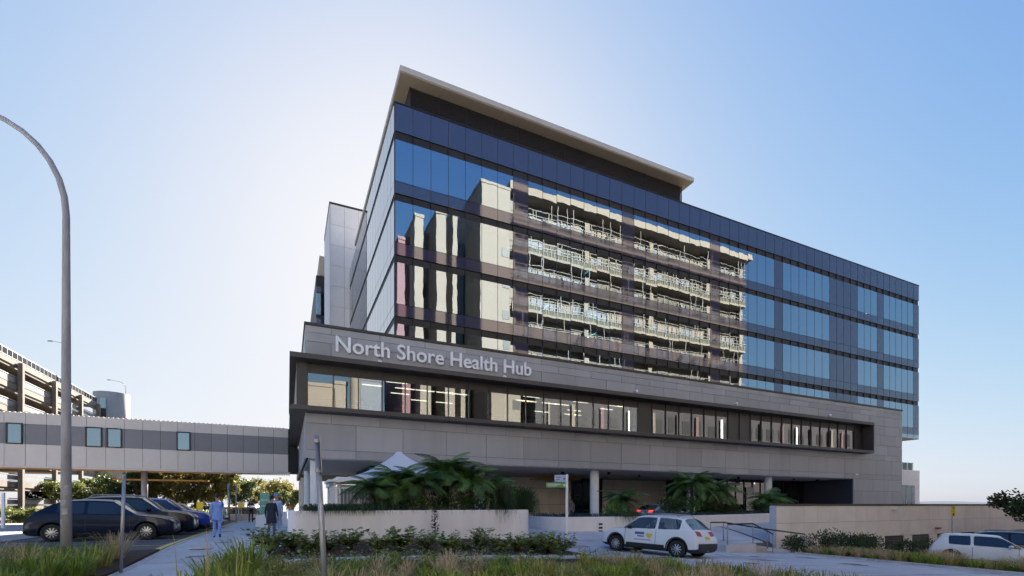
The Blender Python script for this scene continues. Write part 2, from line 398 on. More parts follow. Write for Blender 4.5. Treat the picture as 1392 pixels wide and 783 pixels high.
# planting beds
struct(sheet('soil', ((-12, 5.0), (-3.45, 5.0), (-3.45, 17.4), (-12, 15.2)), .05, M['mulch'], 14, 14, thick=.1))
struct(sheet('soil', ((-1.6, 4.0), (12.6, 4.0), (9.6, 12.9), (-1.6, 12.9)), .05, M['mulch'], 24, 14, thick=.1))
struct(sheet('soil', ((-.6, 13.45), (9.75, 13.45), (9.75, 18.75), (.0, 18.75)), .05, M['mulch'], 20, 10, thick=.1))
kb = MB()
for k in range(11):
    x0 = -1.7 + k * 1.05
    kb.box(x0, x0 + 1.04, 12.92, 13.4, G(x0 + .5, 13.1) - .1, G(x0 + .5, 13.1) + .11)
struct(build('kerb', kb, M['concrete']))
struct(sheet('soil', ((23.6, 5.0), (27.4, 5.0), (27.0, 18.0), (22.9, 15.6)), .05, M['mulch'], 8, 18, thick=.1))
kb = MB()
for k in range(24):
    t0, t1 = k / 24, (k + .985) / 24
    p = (lerp(23.55, 22.85, t0), lerp(5, 15.5, t0)); q = (lerp(23.55, 22.85, t1), lerp(5, 15.5, t1))
    z0, z1 = G(*p), G(*q)
    n = len(kb.v)
    kb.v += [(p[0]-.16, p[1], z0-.1), (p[0], p[1], z0-.1), (q[0], q[1], z1-.1), (q[0]-.16, q[1], z1-.1),
             (p[0]-.16, p[1], z0+.12), (p[0], p[1], z0+.12), (q[0], q[1], z1+.12), (q[0]-.16, q[1], z1+.12)]
    for f in ((0,3,2,1),(4,5,6,7),(0,1,5,4),(1,2,6,5),(2,3,7,6),(3,0,4,7)): kb.f.append(tuple(n+i for i in f)); kb.m.append(0)
struct(build('kerb', kb, M['kerb']))
# grass verge beside the crossing road and low hills far off
struct(sheet('verge', ((-3.2, 47.2), (.2, 47.2), (.2, 52), (-3.2, 52)), .05, M['grass_green'], 4, 4))
hb = MB(); n = 60
for i in range(n + 1):
    a = R(-70 + 150 * i / n); rr = 2600
    x, y = rr * math.sin(a + YAW + .3), rr * math.cos(a + YAW + .3)
    h = 12 + 7 * math.sin(i * .9) + 5 * math.sin(i * 2.3 + 1)
    hb.v += [(x, y, -60), (x * 1.06, y * 1.06, h), (x * 1.3, y * 1.3, -60)]
for i in range(n):
    k = 3 * i; hb.f += [(k, k+3, k+4, k+1), (k+1, k+4, k+5, k+2)]; hb.m += [0, 0]
struct(build('hills', hb, mat('far_hills', (.05, .07, .10), .95, var=.15, scale=.01), smooth=True))  # dark blue of backlit slopes, put into the hill colour

# ================================================================ the health hub building
PX0, PX1, PY = 0.9, 60.4, 29.4            # podium
TX0, TX1, TY = 6.3, 68.5, 31.6            # tower
TZ = EYE + 26.2
hub = thing('hospital_building', 'grey clad podium hospital building with dark glass tower above, large white lettering on front', 'building', (PX0, PY, .18))
# --- podium backing
b = MB()
b.box(PX0 + .06, PX1 - .06, PY + .06, 60, EYE + 2.70, EYE + 5.24)
b.box(PX0 + .06, PX1 - .06, PY + .06, 60, EYE + 7.98, EYE + 10.2)
b.box(53.4, PX1 - .06, PY + .06, 60, .1, EYE + 7.98)
b.box(51.75, 53.4, PY + .06, 36, .1, EYE + 2.7)
podium = build('podium_wall', b, M['clad_gap'], hub)
def course(zlo, zhi, xa, xb, off, mod=2.74, skip=None):
    x = xa - (mod - off if off else 0)
    while x < xb - .05:
        a, c = max(x, xa), min(x + mod, xb)
        if c - a > .05:
            panel('cladding_panel', M['clad'], podium, a + .011, c - .011, PY, PY + .07, zlo + .011, zhi - .011)
        x += mod
zt = EYE + 10.28
course(zt - .55, zt - .16, PX0, PX1, 1.37)
course(zt - 1.05, zt - .55, PX0, PX1, 0)
course(EYE + 8.26, zt - 1.05, PX0, PX1, 1.37)
course(EYE + 4.62, EYE + 5.18, PX0, PX1, 1.37)
course(EYE + 3.12, EYE + 4.62, PX0, PX1, 0)
course(EYE + 2.62, EYE + 3.12, PX0, PX1, 0)
for i, (z0, z1) in enumerate(((5.18, 6.2), (6.2, 7.3), (7.3, 8.26))): course(EYE + z0, EYE + z1, 53.6, PX1, (1.37, 0, .8)[i])
for i, (z0, z1) in enumerate(((.2, 1.0), (1.0, 1.55), (1.55, 2.9), (2.9, EYE + 2.62))): course(z0, z1, 51.7, PX1, (1.37, 0, 1.37, .6)[i])
for z0, z1 in ((2.62, 5.2), (8.26, 10.12)):               # left return of the podium
    y = PY + .03
    while y < 58:
        panel('side_panel', M['clad'], podium, PX0 - .0, PX0 + .07, y + .012, min(y + 2.74, 58) - .012, EYE + z0 + .01, EYE + (z0 + z1) / 2 - .01)
        panel('side_panel', M['clad'], podium, PX0 - .0, PX0 + .07, y + .012, min(y + 2.74, 58) - .012, EYE + (z0 + z1) / 2 + .01, EYE + z1 - .01); y += 2.74
b = MB().box(PX0 - .06, PX1 + .06, PY - .06, 60.1, zt - .15, zt)
build('parapet_cap', b, M['frame_dark'], hub)
b = MB().box(PX0 + .2, 51.7, PY + .2, 45, EYE + 2.58, EYE + 2.69)
build('soffit', b, M['soffit'], hub)
# --- the projecting window box
BX0, BX1, BY = .1, 53.6, 28.5
f = MB()
f.box(BX0, BX1, BY, PY + .05, EYE + 8.0, EYE + 8.27)
f.box(BX0, BX1, BY, PY + .05, EYE + 5.19, EYE + 5.43)
f.box(BX1 - .12, BX1, BY + .004, PY + .05, EYE + 5.43, EYE + 8.0)
f.box(BX0, PX0 - .002, PY + .052, 47, EYE + 8.0, EYE + 8.27)
f.box(BX0, PX0 - .002, PY + .052, 47, EYE + 5.19, EYE + 5.43)
box = build('window_box_frame', f, M['frame_fascia'], hub)
f = MB().box(BX0 + .35, PX0 + .1, PY - .1, 47, EYE + 5.432, EYE + 7.998)
build('side_window_band', f, M['frame_dark'], hub)
NP = 38; pw = (BX1 - .15 - (PX0 + .12)) / NP
opaque = {17: 1, 18: 0, 24: 1, 25: 1, 37: 1}
for i in range(NP):
    a = PX0 + .12 + i * pw
    panel('header_panel', M['frame_dark'], box, a + .02, a + pw - .02, PY + .10, PY + .16, EYE + 7.46, EYE + 7.995)
    if opaque.get(i): panel('blank_panel', M['frame_dark'], box, a + .02, a + pw - .02, PY + .10, PY + .16, EYE + 5.435, EYE + 7.455)
    else:
        panel('window_pane', M['podium_glass'], box, a + .025, a + pw - .025, PY + .12, PY + .135, EYE + 5.46, EYE + 7.45,
              (R(random.uniform(-.12, .12)), 0, R(random.uniform(-.15, .15))))
    panel('mullion', M['frame_dark'], box, a - .022, a + .022, PY + .03, PY + .18, EYE + 5.43, EYE + 8.0)
# room behind the podium windows
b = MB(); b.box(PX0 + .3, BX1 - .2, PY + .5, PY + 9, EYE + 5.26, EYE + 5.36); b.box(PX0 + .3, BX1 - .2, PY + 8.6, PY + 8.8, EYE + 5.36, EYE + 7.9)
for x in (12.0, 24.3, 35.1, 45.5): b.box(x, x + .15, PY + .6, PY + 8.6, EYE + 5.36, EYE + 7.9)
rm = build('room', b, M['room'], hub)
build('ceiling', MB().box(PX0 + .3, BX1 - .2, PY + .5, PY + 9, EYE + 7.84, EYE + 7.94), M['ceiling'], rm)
for i in range(36):
    x = 2.5 + random.random() * 48; yy = PY + random.choice((1.6, 3.0, 4.6, 6.2))
    panel('ceiling_light', M['light'], rm, x, x + 1.3, yy, yy + .10, EYE + 7.80, EYE + 7.835)
for x in (13.4, 18.6, 24.6, 29.5, 34.2, 38.6, 43.3, 50.4):
    panel('blind', M['curtain'], rm, x, x + random.uniform(.25, .5), PY + .45, PY + .55, EYE + 5.45, EYE + 7.4)
panel('blind', mat('orange_blind', (.5, .16, .08), .8), rm, 42.0, 42.4, PY + .6, PY + .7, EYE + 5.45, EYE + 7.3)
for i in range(16):
    x = 3 + i * 3.1
    panel('desk', M['curtain'], rm, x, x + 1.5, PY + 1.2, PY + 1.9, EYE + 6.0, EYE + 6.06)
# --- undercroft
for x in [PX0 + .9 + k * 0 for k in range(1)]: pass
def column(x, y, r=.34):
    return build('column', MB().lathe([(r, .1), (r, EYE + 2.6)], 20, c=(x, y, 0)), M['white'], hub, True)
for u in (808, 939, 1044): column(XonY(u, 30.6), 30.6)
column(XonY(652, 30.6), 30.6); column(XonY(428, 30.6), 30.6, .27)
for yy in (40.2, 50.5, 58.5): column(PX0 + .5, yy, .27)
uw = MB().box(7.5, 37, 40.12, 40.4, .1, EYE + 2.6); uw.box(37.05, 37.3, 34.2, 40.4, .1, EYE + 2.6); uw.box(5, 7.5, 33, 40.4, .1, EYE + 2.6)
under = build('undercroft_wall', uw, M['clad_gap'], hub)
x = 7.5; k = 0
while x < 36.9:
    a, c = x, min(x + 1.25, 37)
    if not (24.2 < x < 27.6):
        for z0, z1 in ((.18, 1.5), (1.5, 3.05), (3.05, EYE + 2.55)):
            panel('wall_panel', M['tan_panel'], under, a + .01, c - .01, 40.0, 40.11, z0 + .01, z1 - .01)
    x += 1.25
for k in range(4):                                        # dark entrance doors
    a = 24.4 + k * .98
    panel('entrance_door', M['dark_glass'], under, a + .03, a + .95, 40.02, 40.06, .25, 3.9)
    panel('door_frame', M['black'], under, a - .03, a + .03, 39.98, 40.1, .18, 4.0)
for k in range(12):                                       # shopfront glazing on the right
    a = 37.3 + k * 1.2
    panel('shopfront_pane', M['dark_glass'], under, a + .04, a + 1.16, 34.4, 34.43, .4, 4.0)
    panel('shopfront_mullion', M['black'], under, a - .04, a + .04, 34.33, 34.5, .18, 4.05)
build('shopfront_room', MB().box(37.4, 51.6, 39, 39.2, .2, 4.05).box(37.4, 51.6, 34.6, 39, .15, .19), M['interior'], hub)
panel('bright_opening', M['curtain'], under, 42.3, 43.4, 34.25, 34.31, .9, 3.3)  # white panel standing in for the daylight of a bright opening
panel('side_wall', M['navy_wall'], under, 51.6, 51.72, PY + .1, 34.4, .18, EYE + 2.6)
panel('shop_counter', mat('orange_wall', (.5, .22, .05), .6), under, 45, 48.4, 37, 37.3, .6, 3.2)  # block in one even orange colour
for k in range(14): panel('timber_slat', M['timber'], under, 19.2 + k * .28, 19.34 + k * .28, 35.2, 37.6, EYE + 2.15, EYE + 2.25)
for x, y in ((5.2, 31), (12, 31.5), (19.5, 32.5), (23, 31.2), (27.5, 33), (31, 31.3), (38, 31.6), (45, 31), (49.2, 31.4)):
    panel('downlight', M['black'], under, x, x + .18, y, y + .18, EYE + 2.40, EYE + 2.58)
# --- tower
NT = 51; tw = (TX1 - TX0) / NT
b = MB()
for k in range(5):                                       # floor plates
    zz = TZ - 2.3 - 4.0 * k
    b.box(TX0 + .3, TX1 - .3, TY + .25, 56.4, zz - (.02 if k == 4 else 0) - .28 + .48, zz + .48)
b.box(TX0 + .4, TX1 - .4, TY + 8, TY + 8.2, 9.5, TZ - .5)
b.box(TX0 + .3, TX1 - .3, TY + .2, 56.4, TZ - 1.9, TZ - .25)
b.box(TX0 + .3, TX1 - .2, TY + .2, 56.4, EYE + 7.9, EYE + 8.3)
for x in (12.0, 21.0, 30.2, 44.2, 56.0): b.box(x, x + .3, TY + .6, TY + 8, 9.5, TZ - 2)
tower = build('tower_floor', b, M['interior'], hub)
blank = {7, 15, 23, 30, 37, 38, 39, 40, 44, 50}
mul = MB()
fr = build('curtain_wall_frame', mul.box(TX0 + .02, TX1 - .02, TY + .10, TY + .16, TZ - .1, TZ - .02), M['louvre'], hub)
def tilt(a=.1): return (R(random.uniform(-a, a)), 0, R(random.uniform(-a, a)))
for i in range(NT):
    a, c = TX0 + i * tw, TX0 + (i + 1) * tw
    panel('parapet_panel', M['spandrel'], fr, a + .014, c - .014, TY, TY + .05, TZ - 1.82, TZ - .02, tilt(.05))
    panel('louvre_band', M['louvre'], fr, a + .02, c - .02, TY + .08, TY + .12, TZ - 2.36, TZ - 1.83)
    for k in range(4):
        zt_ = TZ - 2.38 - 4.0 * k
        if i in blank: panel('spandrel_panel', M['spandrel'], fr, a + .014, c - .014, TY, TY + .05, zt_ - 2.70, zt_, tilt(.05))
        else: panel('window_pane', M['tower_glass'], fr, a + .014, c - .014, TY, TY + .03, zt_ - 2.70, zt_, tilt(.10))
        panel('spandrel_panel', M['spandrel'], fr, a + .014, c - .014, TY, TY + .05, zt_ - 3.50, zt_ - 2.73, tilt(.05))
        panel('louvre_band', M['louvre'], fr, a + .02, c - .02, TY + .08, TY + .12, zt_ - 3.99, zt_ - 3.52)
    if i > 41: panel('window_pane', M['tower_glass'], fr, a + .014, c - .014, TY, TY + .03, EYE + 8.31, TZ - 2.38 - 16.01, tilt(.1))
    if i: panel('mullion', M['louvre'], fr, a - .012, a + .012, TY - .012, TY + .10, EYE + 8.0 if i > 41 else 10, TZ - .02)
panel('parapet_cap', M['louvre'], fr, TX0 - .03, TX1 + .03, TY - .04, TY + .3, TZ - .019, TZ + .05)
panel('tower_soffit', M['roof_soffit'], fr, PX1 - 2, TX1, TY, 56, EYE + 7.80, EYE + 7.895)
# ceilings and lights behind the glass
for k in range(4):
    zc = TZ - 2.38 - 4 * k - .18
    build('ceiling', MB().box(TX0 + .5, TX1 - .5, TY + .5, TY + 8, zc + .02, zc + .06), M['ceiling'], tower)
    for j in range(11):
        x = TX0 + 1.5 + random.random() * 58; yy = TY + random.choice((1.2, 2.2, 3.4, 4.8))
        if random.random() < .6: panel('ceiling_light', M['light'], tower, x, x + 1.6, yy, yy + .08, zc - .03, zc + .018)
        else: panel('ceiling_light', M['light'], tower, x, x + .08, yy, yy + 1.6, zc - .03, zc + .018)
    for x in (46.5, 48.2, 52.0, 62.2, 63.4, 65.1):
        panel('blind', M['curtain'], tower, x, x + .7, TY + .35, TY + .4, zc - 2.5, zc - random.uniform(.9, 1.6))
# left (west) face of the tower
for k in range(5):
    z1 = TZ - 2.38 - 4 * k if k < 5 else 0
    pass
w_ = MB(); d_ = MB()
NS = 20; sw = (56.7 - TY) / NS
for i in range(NS):
    a, c = TY + .02 + i * sw, TY + (i + 1) * sw - .03
    w_.box(TX0, TX0 + .03, a, c, TZ - 1.82, TZ - .02)
    for k in range(5):
        zt_ = TZ - 2.38 - 4 * k
        w_.box(TX0, TX0 + .03, a, c, max(zt_ - 2.7, 10.5), zt_) if zt_ > 10.8 else None
        if zt_ - 3.5 > 10.5: w_.box(TX0, TX0 + .03, a, c, zt_ - 3.5, zt_ - 2.73)
d_.box(TX0 + .06, TX0 + .1, TY + .02, 56.7, 10.5, TZ - .05)
build('side_glazing', w_, M['side_glass'], hub)
build('side_frame', d_, M['louvre'], hub)
panel('corner_post', M['louvre'], fr, TX0 - .012, TX0 + .05, TY - .012, TY + .06, 10, TZ)
b = MB().box(TX1 - .05, TX1 + .0, TY + .1, 56, EYE + 7.9, TZ - .02); build('end_wall', b, M['spandrel'], hub)
b = MB().box(TX0 + .3, TX1 - .3, 56.2, 56.6, 9, TZ - .1); build('rear_wall', b, M['clad'], hub)
# plant room and its floating roof
b = MB().box(7.5, 31.7, 32.5, 54, TZ - .4, EYE + 28.3); pr = build('plant_room', b, M['louvre'], hub)
k = 0
for z in [TZ + .1 + .14 * i for i in range(14)]:
    panel('louvre_blade', M['louvre'], pr, 7.52, 31.68, 32.44, 32.5, z, z + .05)
for x in [7.5 + i * 2.02 for i in range(13)]: panel('louvre_post', M['louvre'], pr, x, x + .06, 32.41, 32.5, TZ, EYE + 28.28)
b = MB().box(6.72, 32.3, 31.6, 55, EYE + 28.30, EYE + 28.36); build('roof_soffit', b, M['roof_soffit'], hub)
b = MB().box(6.66, 32.36, 31.54, 55.1, EYE + 28.365, EYE + 28.72); build('roof', b, M['roof_edge'], hub)
# service shaft and rear wing
b = MB().box(4.36, 9.0, 57.6, 66, 9, EYE + 33.6); sh = build('service_shaft', b, M['clad_gap'], hub)
for j in range(11):
    for i in range(3):
        x0, x1 = 4.3 + i * 1.55, 4.3 + (i + 1) * 1.55
        z0 = 10 + j * 2.3; z1 = min(z0 + 2.3, EYE + 33.75)
        panel('shaft_panel', M['shaft'], sh, x0 + .012, x1 - .012, 57.5, 57.59, z0 + .012, z1 - .012)
panel('shaft_side', M['shaft'], sh, 4.28, 4.355, 57.5, 66, 10, EYE + 33.75)
panel('shaft_cap', M['frame_dark'], sh, 4.22, 9.05, 57.44, 66, EYE + 33.76, EYE + 33.95)
b = MB().box(3.5, 9, 70.1, 90, 9, EYE + 31.0); wing = build('rear_wing', b, M['louvre'], hub)
for k in range(6):
    zz = EYE + 28.6 - 4.3 * k
    panel('window_pane', M['tower_glass'], wing, 3.5, 4.9, 70.0, 70.05, zz - 2.9, zz)
    panel('spandrel_panel', M['spandrel'], wing, 3.5, 4.9, 70.0, 70.06, zz + .1, zz + .9)
panel('wing_roof', M['roof_soffit'], wing, 3.9, 9, 69.8, 90, EYE + 31.0, EYE + 33.6)
# spotlights on the podium
for u, z in ((516, 8.45), (685, 8.45), (864, 8.62), (1000, 8.62), (1127, 8.62)):
    x = XonY(u, PY - .2); s = MB()
    s.lathe([(.0, -.10), (.11, -.10), (.13, .0), (.10, .10), (.0, .1)], 14, 'y', (x, PY - .28, EYE + z)); s.tube([(x, PY - .28, EYE + z), (x, PY + .02, EYE + z + .05)], .03, 6)
    build('spotlight', s, M['white'], hub, True)
b = MB().box(51.4, 51.9, PY - .35, PY - .22, EYE + 2.98, EYE + 3.1).box(51.6, 51.68, PY - .25, PY + .02, EYE + 2.95, EYE + 3.0)
build('camera_housing', b, M['white'], hub)
# --- the lettering
cu = bpy.data.curves.new('lettering', 'FONT'); cu.body = 'North Shore Health Hub'; cu.size = 1; cu.extrude = .06; cu.offset = .015; cu.resolution_u = 5
to = bpy.data.objects.new('lettering', cu); col.objects.link(to)
dg = bpy.context.evaluated_depsgraph_get(); me = bpy.data.meshes.new_from_object(to.evaluated_get(dg))
bpy.data.objects.remove(to)
bm = bmesh.new(); bm.from_mesh(me); bmesh.ops.remove_doubles(bm, verts=bm.verts, dist=1e-5)
left = set(bm.verts); isl = []
while left:
    st = [left.pop()]; comp = set(st)
    while st:
        v = st.pop()
        for e in v.link_edges:
            q = e.other_vert(v)
            if q in left: left.discard(q); comp.add(q); st.append(q)
    isl.append(comp)
xs = [v.co.x for v in bm.verts]; x0, x1 = min(xs), max(xs)
capH = max(v.co.y for v in min(isl, key=lambda c: min(v.co.x for v in c)))
LX0, LX1 = XonY(456, PY), XonY(721, PY)
sx = (LX1 - LX0) / (x1 - x0); sz = .88 / capH
sign = thing('building_sign', 'raised pale grey letters reading North Shore Health Hub along the podium top', 'sign', (LX0, PY, EYE + 8.8))
for comp in sorted(isl, key=lambda c: min(v.co.x for v in c)):
    idx = {v: i for i, v in enumerate(comp)}
    vs_ = [(LX0 + (v.co.x - x0) * sx, PY - .12 - v.co.z, EYE + 8.80 + v.co.y * sz) for v in comp]
    fs = [tuple(idx[v] for v in f.verts) for f in bm.faces if f.verts[0] in comp]
    me2 = bpy.data.meshes.new('letter'); me2.from_pydata(vs_, [], fs); me2.materials.append(M['letter']); link('letter', me2, sign)
bm.free()
# ================================================================ footbridge, car park, walls, reflected buildings
bridge = thing('footbridge', 'enclosed beige and grey panelled footbridge crossing high over the parking lane', 'bridge', (-14, 48, G(-14, 48)))
BZ = EYE + 2.85; BYf = 47.0
b = MB().box(-27.7, PX0 - .05, BYf + .07, BYf + 3.6, BZ + .05, BZ + 3.85)
core = build('bridge_deck', b, M['clad_gap'], bridge)
wins = [(8, 31), (116, 139), (145, 166), (240, 259)]
wx = [(XonY(a, BYf), XonY(c, BYf)) for a, c in wins]
m_ = 1.163; x = .05 - 24 * m_
while x < -.1:
    a, c = x, x + m_
    panel('light_panel', M['bridge_light'], core, a + .012, c - .012, BYf, BYf + .06, BZ, BZ + 1.58)
    segs = [(a + .012, c - .012)]
    for p, q in wx:
        n2 = []
        for s0, s1 in segs:
            if q <= s0 or p >= s1: n2.append((s0, s1))
            else:
                if p - s0 > .04: n2.append((s0, p - .01))
                if s1 - q > .04: n2.append((q + .01, s1))
        segs = n2
    for s0, s1 in segs: panel('dark_panel', M['bridge_dark'], core, s0, s1, BYf, BYf + .06, BZ + 1.6, BZ + 3.06)
    panel('light_panel', M['bridge_light'], core, a + .012, c - .012, BYf, BYf + .06, BZ + 3.08, BZ + 3.88)
    x += m_
for p, q in wx:
    wf = MB(); t = .09
    wf.box(p, q, BYf - .06, BYf + .06, BZ + 1.56, BZ + 1.56 + t).box(p, q, BYf - .06, BYf + .06, BZ + 3.1 - t, BZ + 3.1)
    wf.box(p, p + t, BYf - .06, BYf + .06, BZ + 1.56 + t, BZ + 3.1 - t).box(q - t, q, BYf - .06, BYf + .06, BZ + 1.56 + t, BZ + 3.1 - t)
    fr_ = build('window', wf, M['black'], bridge)
    panel('pane', M['bridge_glass'], fr_, p + t, q - t, BYf - .01, BYf + .02, BZ + 1.65, BZ + 3.01)
rib = MB()
for k in range(92): rib.box(-27.7 + k * .3, -27.7 + k * .3 + .13, BYf - .05, BYf + 3.6, BZ + 3.88, BZ + 3.925)
build('roof_ribs', rib, M['bridge_light'], bridge)
tb = MB()
for k in range(150): tb.box(-27.5 + k * .185, -27.5 + k * .185 + .11, BYf + .25, BYf + 3.3, BZ - .10, BZ + .045)
build('timber_battens', tb, M['timber'], bridge)
panel('edge_beam', M['bridge_light'], core, -27.7, .2, BYf - .02, BYf + .2, BZ - .14, BZ - .012)
panel('timber_beam', M['timber'], core, -14.5, -7.0, BYf + 8.2, BYf + 8.6, BZ - .6, BZ - .46)
for x in (-10.7, -22.0):
    pl = MB().tube([(x, BYf + 1.8, G(x, 49) - .2), (x, BYf + 1.8, BZ + .06)], .23, 12); build('bridge_column', pl, M['lamp_grey'], bridge, True)
# ---- multi-storey car park
CX = -28.0
cp = thing('car_park', 'weathered concrete multi storey car park with sloping open decks behind the footbridge', 'car park', (CX, 70, G(CX, 70)))
zf = [EYE + v for v in (16.4, 13.65, 10.9, 8.15, 5.4, 2.6, -.15)]
for i, z in enumerate(zf):
    dk = build('deck', MB().box(CX - 30, CX, 44, 99.5, z - .62, z), M['old_concrete'], cp)
    build('deck_beam', MB().box(CX - .45, CX - .1, 44, 99.4, z - .95, z - .625), M['old_concrete'], dk)
    rl = MB(); rl.box(CX - .02, CX + .04, 44, 99.4, z + .80, z + .9); rl.box(CX - .02, CX + .03, 44, 99.4, z + .06, z + .12)
    if i == 0:
        y = 44
        while y < 99: rl.box(CX - .03, CX + .03, y, y + .08, z, z + .8); y += 1.1
        gb = MB(); y = 44
        build('guard_rail', rl, M['rail_grey'], dk)
        build('glass_guard', MB().box(CX - .005, CX + .005, 44, 99, z + .14, z + .78), M['clear_glass'], dk)
    else:
        rl.box(CX - .03, CX + .0, 44, 99.4, z + .2, z + .72)
        build('guard_rail', rl, M['rail_grey'], dk)
for y in (47.5, 56.3, 65.1, 73.9, 82.7, 91.5, 98.8):
    build('column', MB().box(CX + .06, CX + .5, y - .25, y + .25, G(CX, y) - .1, zf[0] - .2), M['old_concrete'], cp)
build('back_wall', MB().box(CX - 30, CX - 29.5, 44, 99, 0, zf[0] - .7), M['old_concrete'], cp)
cxs, cys = XonY(152, 104), 104
st = build('stair_tower', MB().lathe([(0, -2), (2.5, -2), (2.5, EYE + 19.0), (2.4, EYE + 19.0), (0, EYE + 18.9)], 32, c=(cxs, cys, 0)), mat('tower_concrete', (.52, .45, .37), .9, var=.15, scale=.6, stretch=(1, 1, .4)), cp, True)
dx, dy = dirxy(138); 
panel('stair_window', M['bridge_glass'], st, cxs - .9, cxs - .1, cys - 2.62, cys - 2.35, EYE + 14.2, EYE + 17.8)
build('ramp_parapet', MB().box(CX + 3, CX + 18, 109, 109.3, 13.5, 14.4), M['rail_grey'], cp)
# ---- tan building beyond the podium on the right
XB = XonY(1250, 40)
far = thing('neighbour_building', 'small cream building with glass roof balustrade beyond the podium right end', 'building', (XB - 6, 42, -3))
fw = build('wall', MB().box(XB - 16, XB, 40, 52, -3.3, EYE + 5.15), M['wall_panel'], far)
panel('window', M['dark_glass'], fw, XB - 8, XonY(1243, 40), 39.93, 39.98, -2, EYE + 2.75)
panel('window_back', M['black'], fw, XB - 8, XonY(1243, 40) + .05, 39.985, 39.995, -2.1, EYE + 2.85)
for k in range(4): panel('window_bar', M['steel'], fw, XB - 7 + k * 1.6, XB - 6.9 + k * 1.6, 39.9, 39.93, -2, EYE + 2.7)
for k in range(6): panel('balustrade_post', M['steel'], fw, XB - 8.2 + k * 1.4, XB - 8.12 + k * 1.4, 40.3, 40.38, EYE + 5.15, EYE + 6.35)
panel('balustrade_glass', M['clear_glass'], fw, XB - 9, XB - 1, 40.33, 40.35, EYE + 5.2, EYE + 6.3)
# ---- long precast retaining wall on the right
WX0, WY = XonY(1055, 18.0), 18.0
rw = thing('retaining_wall', 'long cream panelled boundary wall with dark capping and basement openings on the right', 'wall', (WX0, WY, G(WX0, WY)))
WZ = EYE - .06
wb = MB(); ops = [(XonY(a, WY), XonY(c, WY)) for a, c in ((1165, 1193), (1203, 1229), (1240, 1264), (1274, 1296), (1306, 1326), (1340, 1362), (1378, 1400), (1416, 1440))]
wb.box(WX0 + .02, 75, WY + .10, WY + .3, -4, WZ)
core = build('wall_core', wb, M['clad_gap'], rw)
x = WX0; pwid = 1.215; r1, r2 = WZ - .99, WZ - 1.98
while x < 75:
    for z0, z1 in ((r1, WZ), (r2, r1)):
        panel('wall_panel', M['wall_panel'], core, x + .008, x + pwid - .008, WY, WY + .095, z0 + .008, z1 - .008)
    x += pwid
prev = WX0
for p, q in ops + [(75, 75)]:
    if p - prev > .05: panel('pier', M['wall_panel'], core, prev, p, WY + .002, WY + .098, -4, r2 - .01)
    if q > p:
        og = panel('opening_grille', M['black'], core, p, q, WY + .06, WY + .095, -4, r2 - .05)
        n = 8
        for k in range(n): panel('grille_bar', M['frame_dark'], core, p, q, WY + .03, WY + .058, r2 - .2 - k * .16, r2 - .14 - k * .16)
    prev = q
panel('wall_cap', M['wall_cap'], core, WX0 - .03, 75, WY - .06, WY + .36, WZ + .002, WZ + .11)
panel('end_panel', M['end_shade'], core, WX0 - .075, WX0 - .002, WY - .02, WY + .34, -1.2, WZ - .002)
panel('wall_lettering_strip', M['frame_dark'], core, XonY(1168, WY), XonY(1188, WY), WY - .008, WY - .001, r2 + .10, r2 + .16)
for u, v, mm in ((1214, 692, 'white'), (1271, 718, 'red'), (1386, 706, 'black')):
    if mm == 'red': M['red'] = mat('red_plastic', (.45, .03, .03), .4)
    xx = XonY(u, WY); dd = WY / dirxy(u)[1]; zz = EYE - (v - 686) * dd / 654
    s = MB().box(xx - .16, xx + .16, WY - .3, WY - .12, zz - .06, zz + .07).box(xx - .04, xx + .04, WY - .12, WY + .01, zz - .05, zz + .05)
    build('wall_fitting', s, M[mm], rw)
# ---- buildings across the street, behind the camera: mirrored in the glass, some added for light
def block(name, label, x0, x1, y0, h, m, depth=14, wins=None, wm='dark_glass'):
    t = thing(name, label, 'building', ((x0 + x1) / 2, y0, 0))
    wl = build('wall', MB().box(x0, x1, y0 - depth, y0, -2.5, h), m, t)
    build('parapet', MB().box(x0 - .1, x1 + .1, y0 - depth, y0 + .1, h + .002, h + .5), m, t)
    for (a, c, z0, z1) in wins or []:
        panel('window', M['black'], wl, a, c, y0 + .01, y0 + .06, z0, z1)
    return t
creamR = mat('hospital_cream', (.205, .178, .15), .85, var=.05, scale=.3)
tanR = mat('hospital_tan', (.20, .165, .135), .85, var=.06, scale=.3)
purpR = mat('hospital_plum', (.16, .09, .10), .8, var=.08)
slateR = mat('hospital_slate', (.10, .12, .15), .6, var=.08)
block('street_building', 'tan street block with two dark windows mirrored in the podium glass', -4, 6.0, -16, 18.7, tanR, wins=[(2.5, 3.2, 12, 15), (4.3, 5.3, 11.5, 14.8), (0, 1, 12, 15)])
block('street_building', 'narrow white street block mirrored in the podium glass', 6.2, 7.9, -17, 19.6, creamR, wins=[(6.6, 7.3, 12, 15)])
bounceR = mat('bounce_render', (.62, .58, .53), .85, var=.06, scale=.3)  # pale blocks added out of view to bounce sun onto shaded fronts
block('street_building', 'long pale added bounce block far left behind the photographer', -80, -31, -20, 11, bounceR, 10, wins=[(-78 + 4 * k, -76 + 4 * k, z, z + 2) for k in range(11) for z in (3, 7)])
block('street_building', 'pale added bounce block just left behind the photographer', -10.4, -4.3, -15, 19, bounceR, 10, wins=[(-9, -8, 11, 13), (-6.8, -5.6, 11, 13)])
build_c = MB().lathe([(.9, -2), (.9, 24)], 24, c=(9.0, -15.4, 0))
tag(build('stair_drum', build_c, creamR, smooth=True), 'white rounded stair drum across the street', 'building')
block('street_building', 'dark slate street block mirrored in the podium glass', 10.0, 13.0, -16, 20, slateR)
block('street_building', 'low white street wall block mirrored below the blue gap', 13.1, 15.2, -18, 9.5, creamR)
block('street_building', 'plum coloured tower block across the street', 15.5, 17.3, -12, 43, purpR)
block('street_building', 'cream tower block across the street, beside the plum one', 17.4, 18.7, -9, 45, creamR)
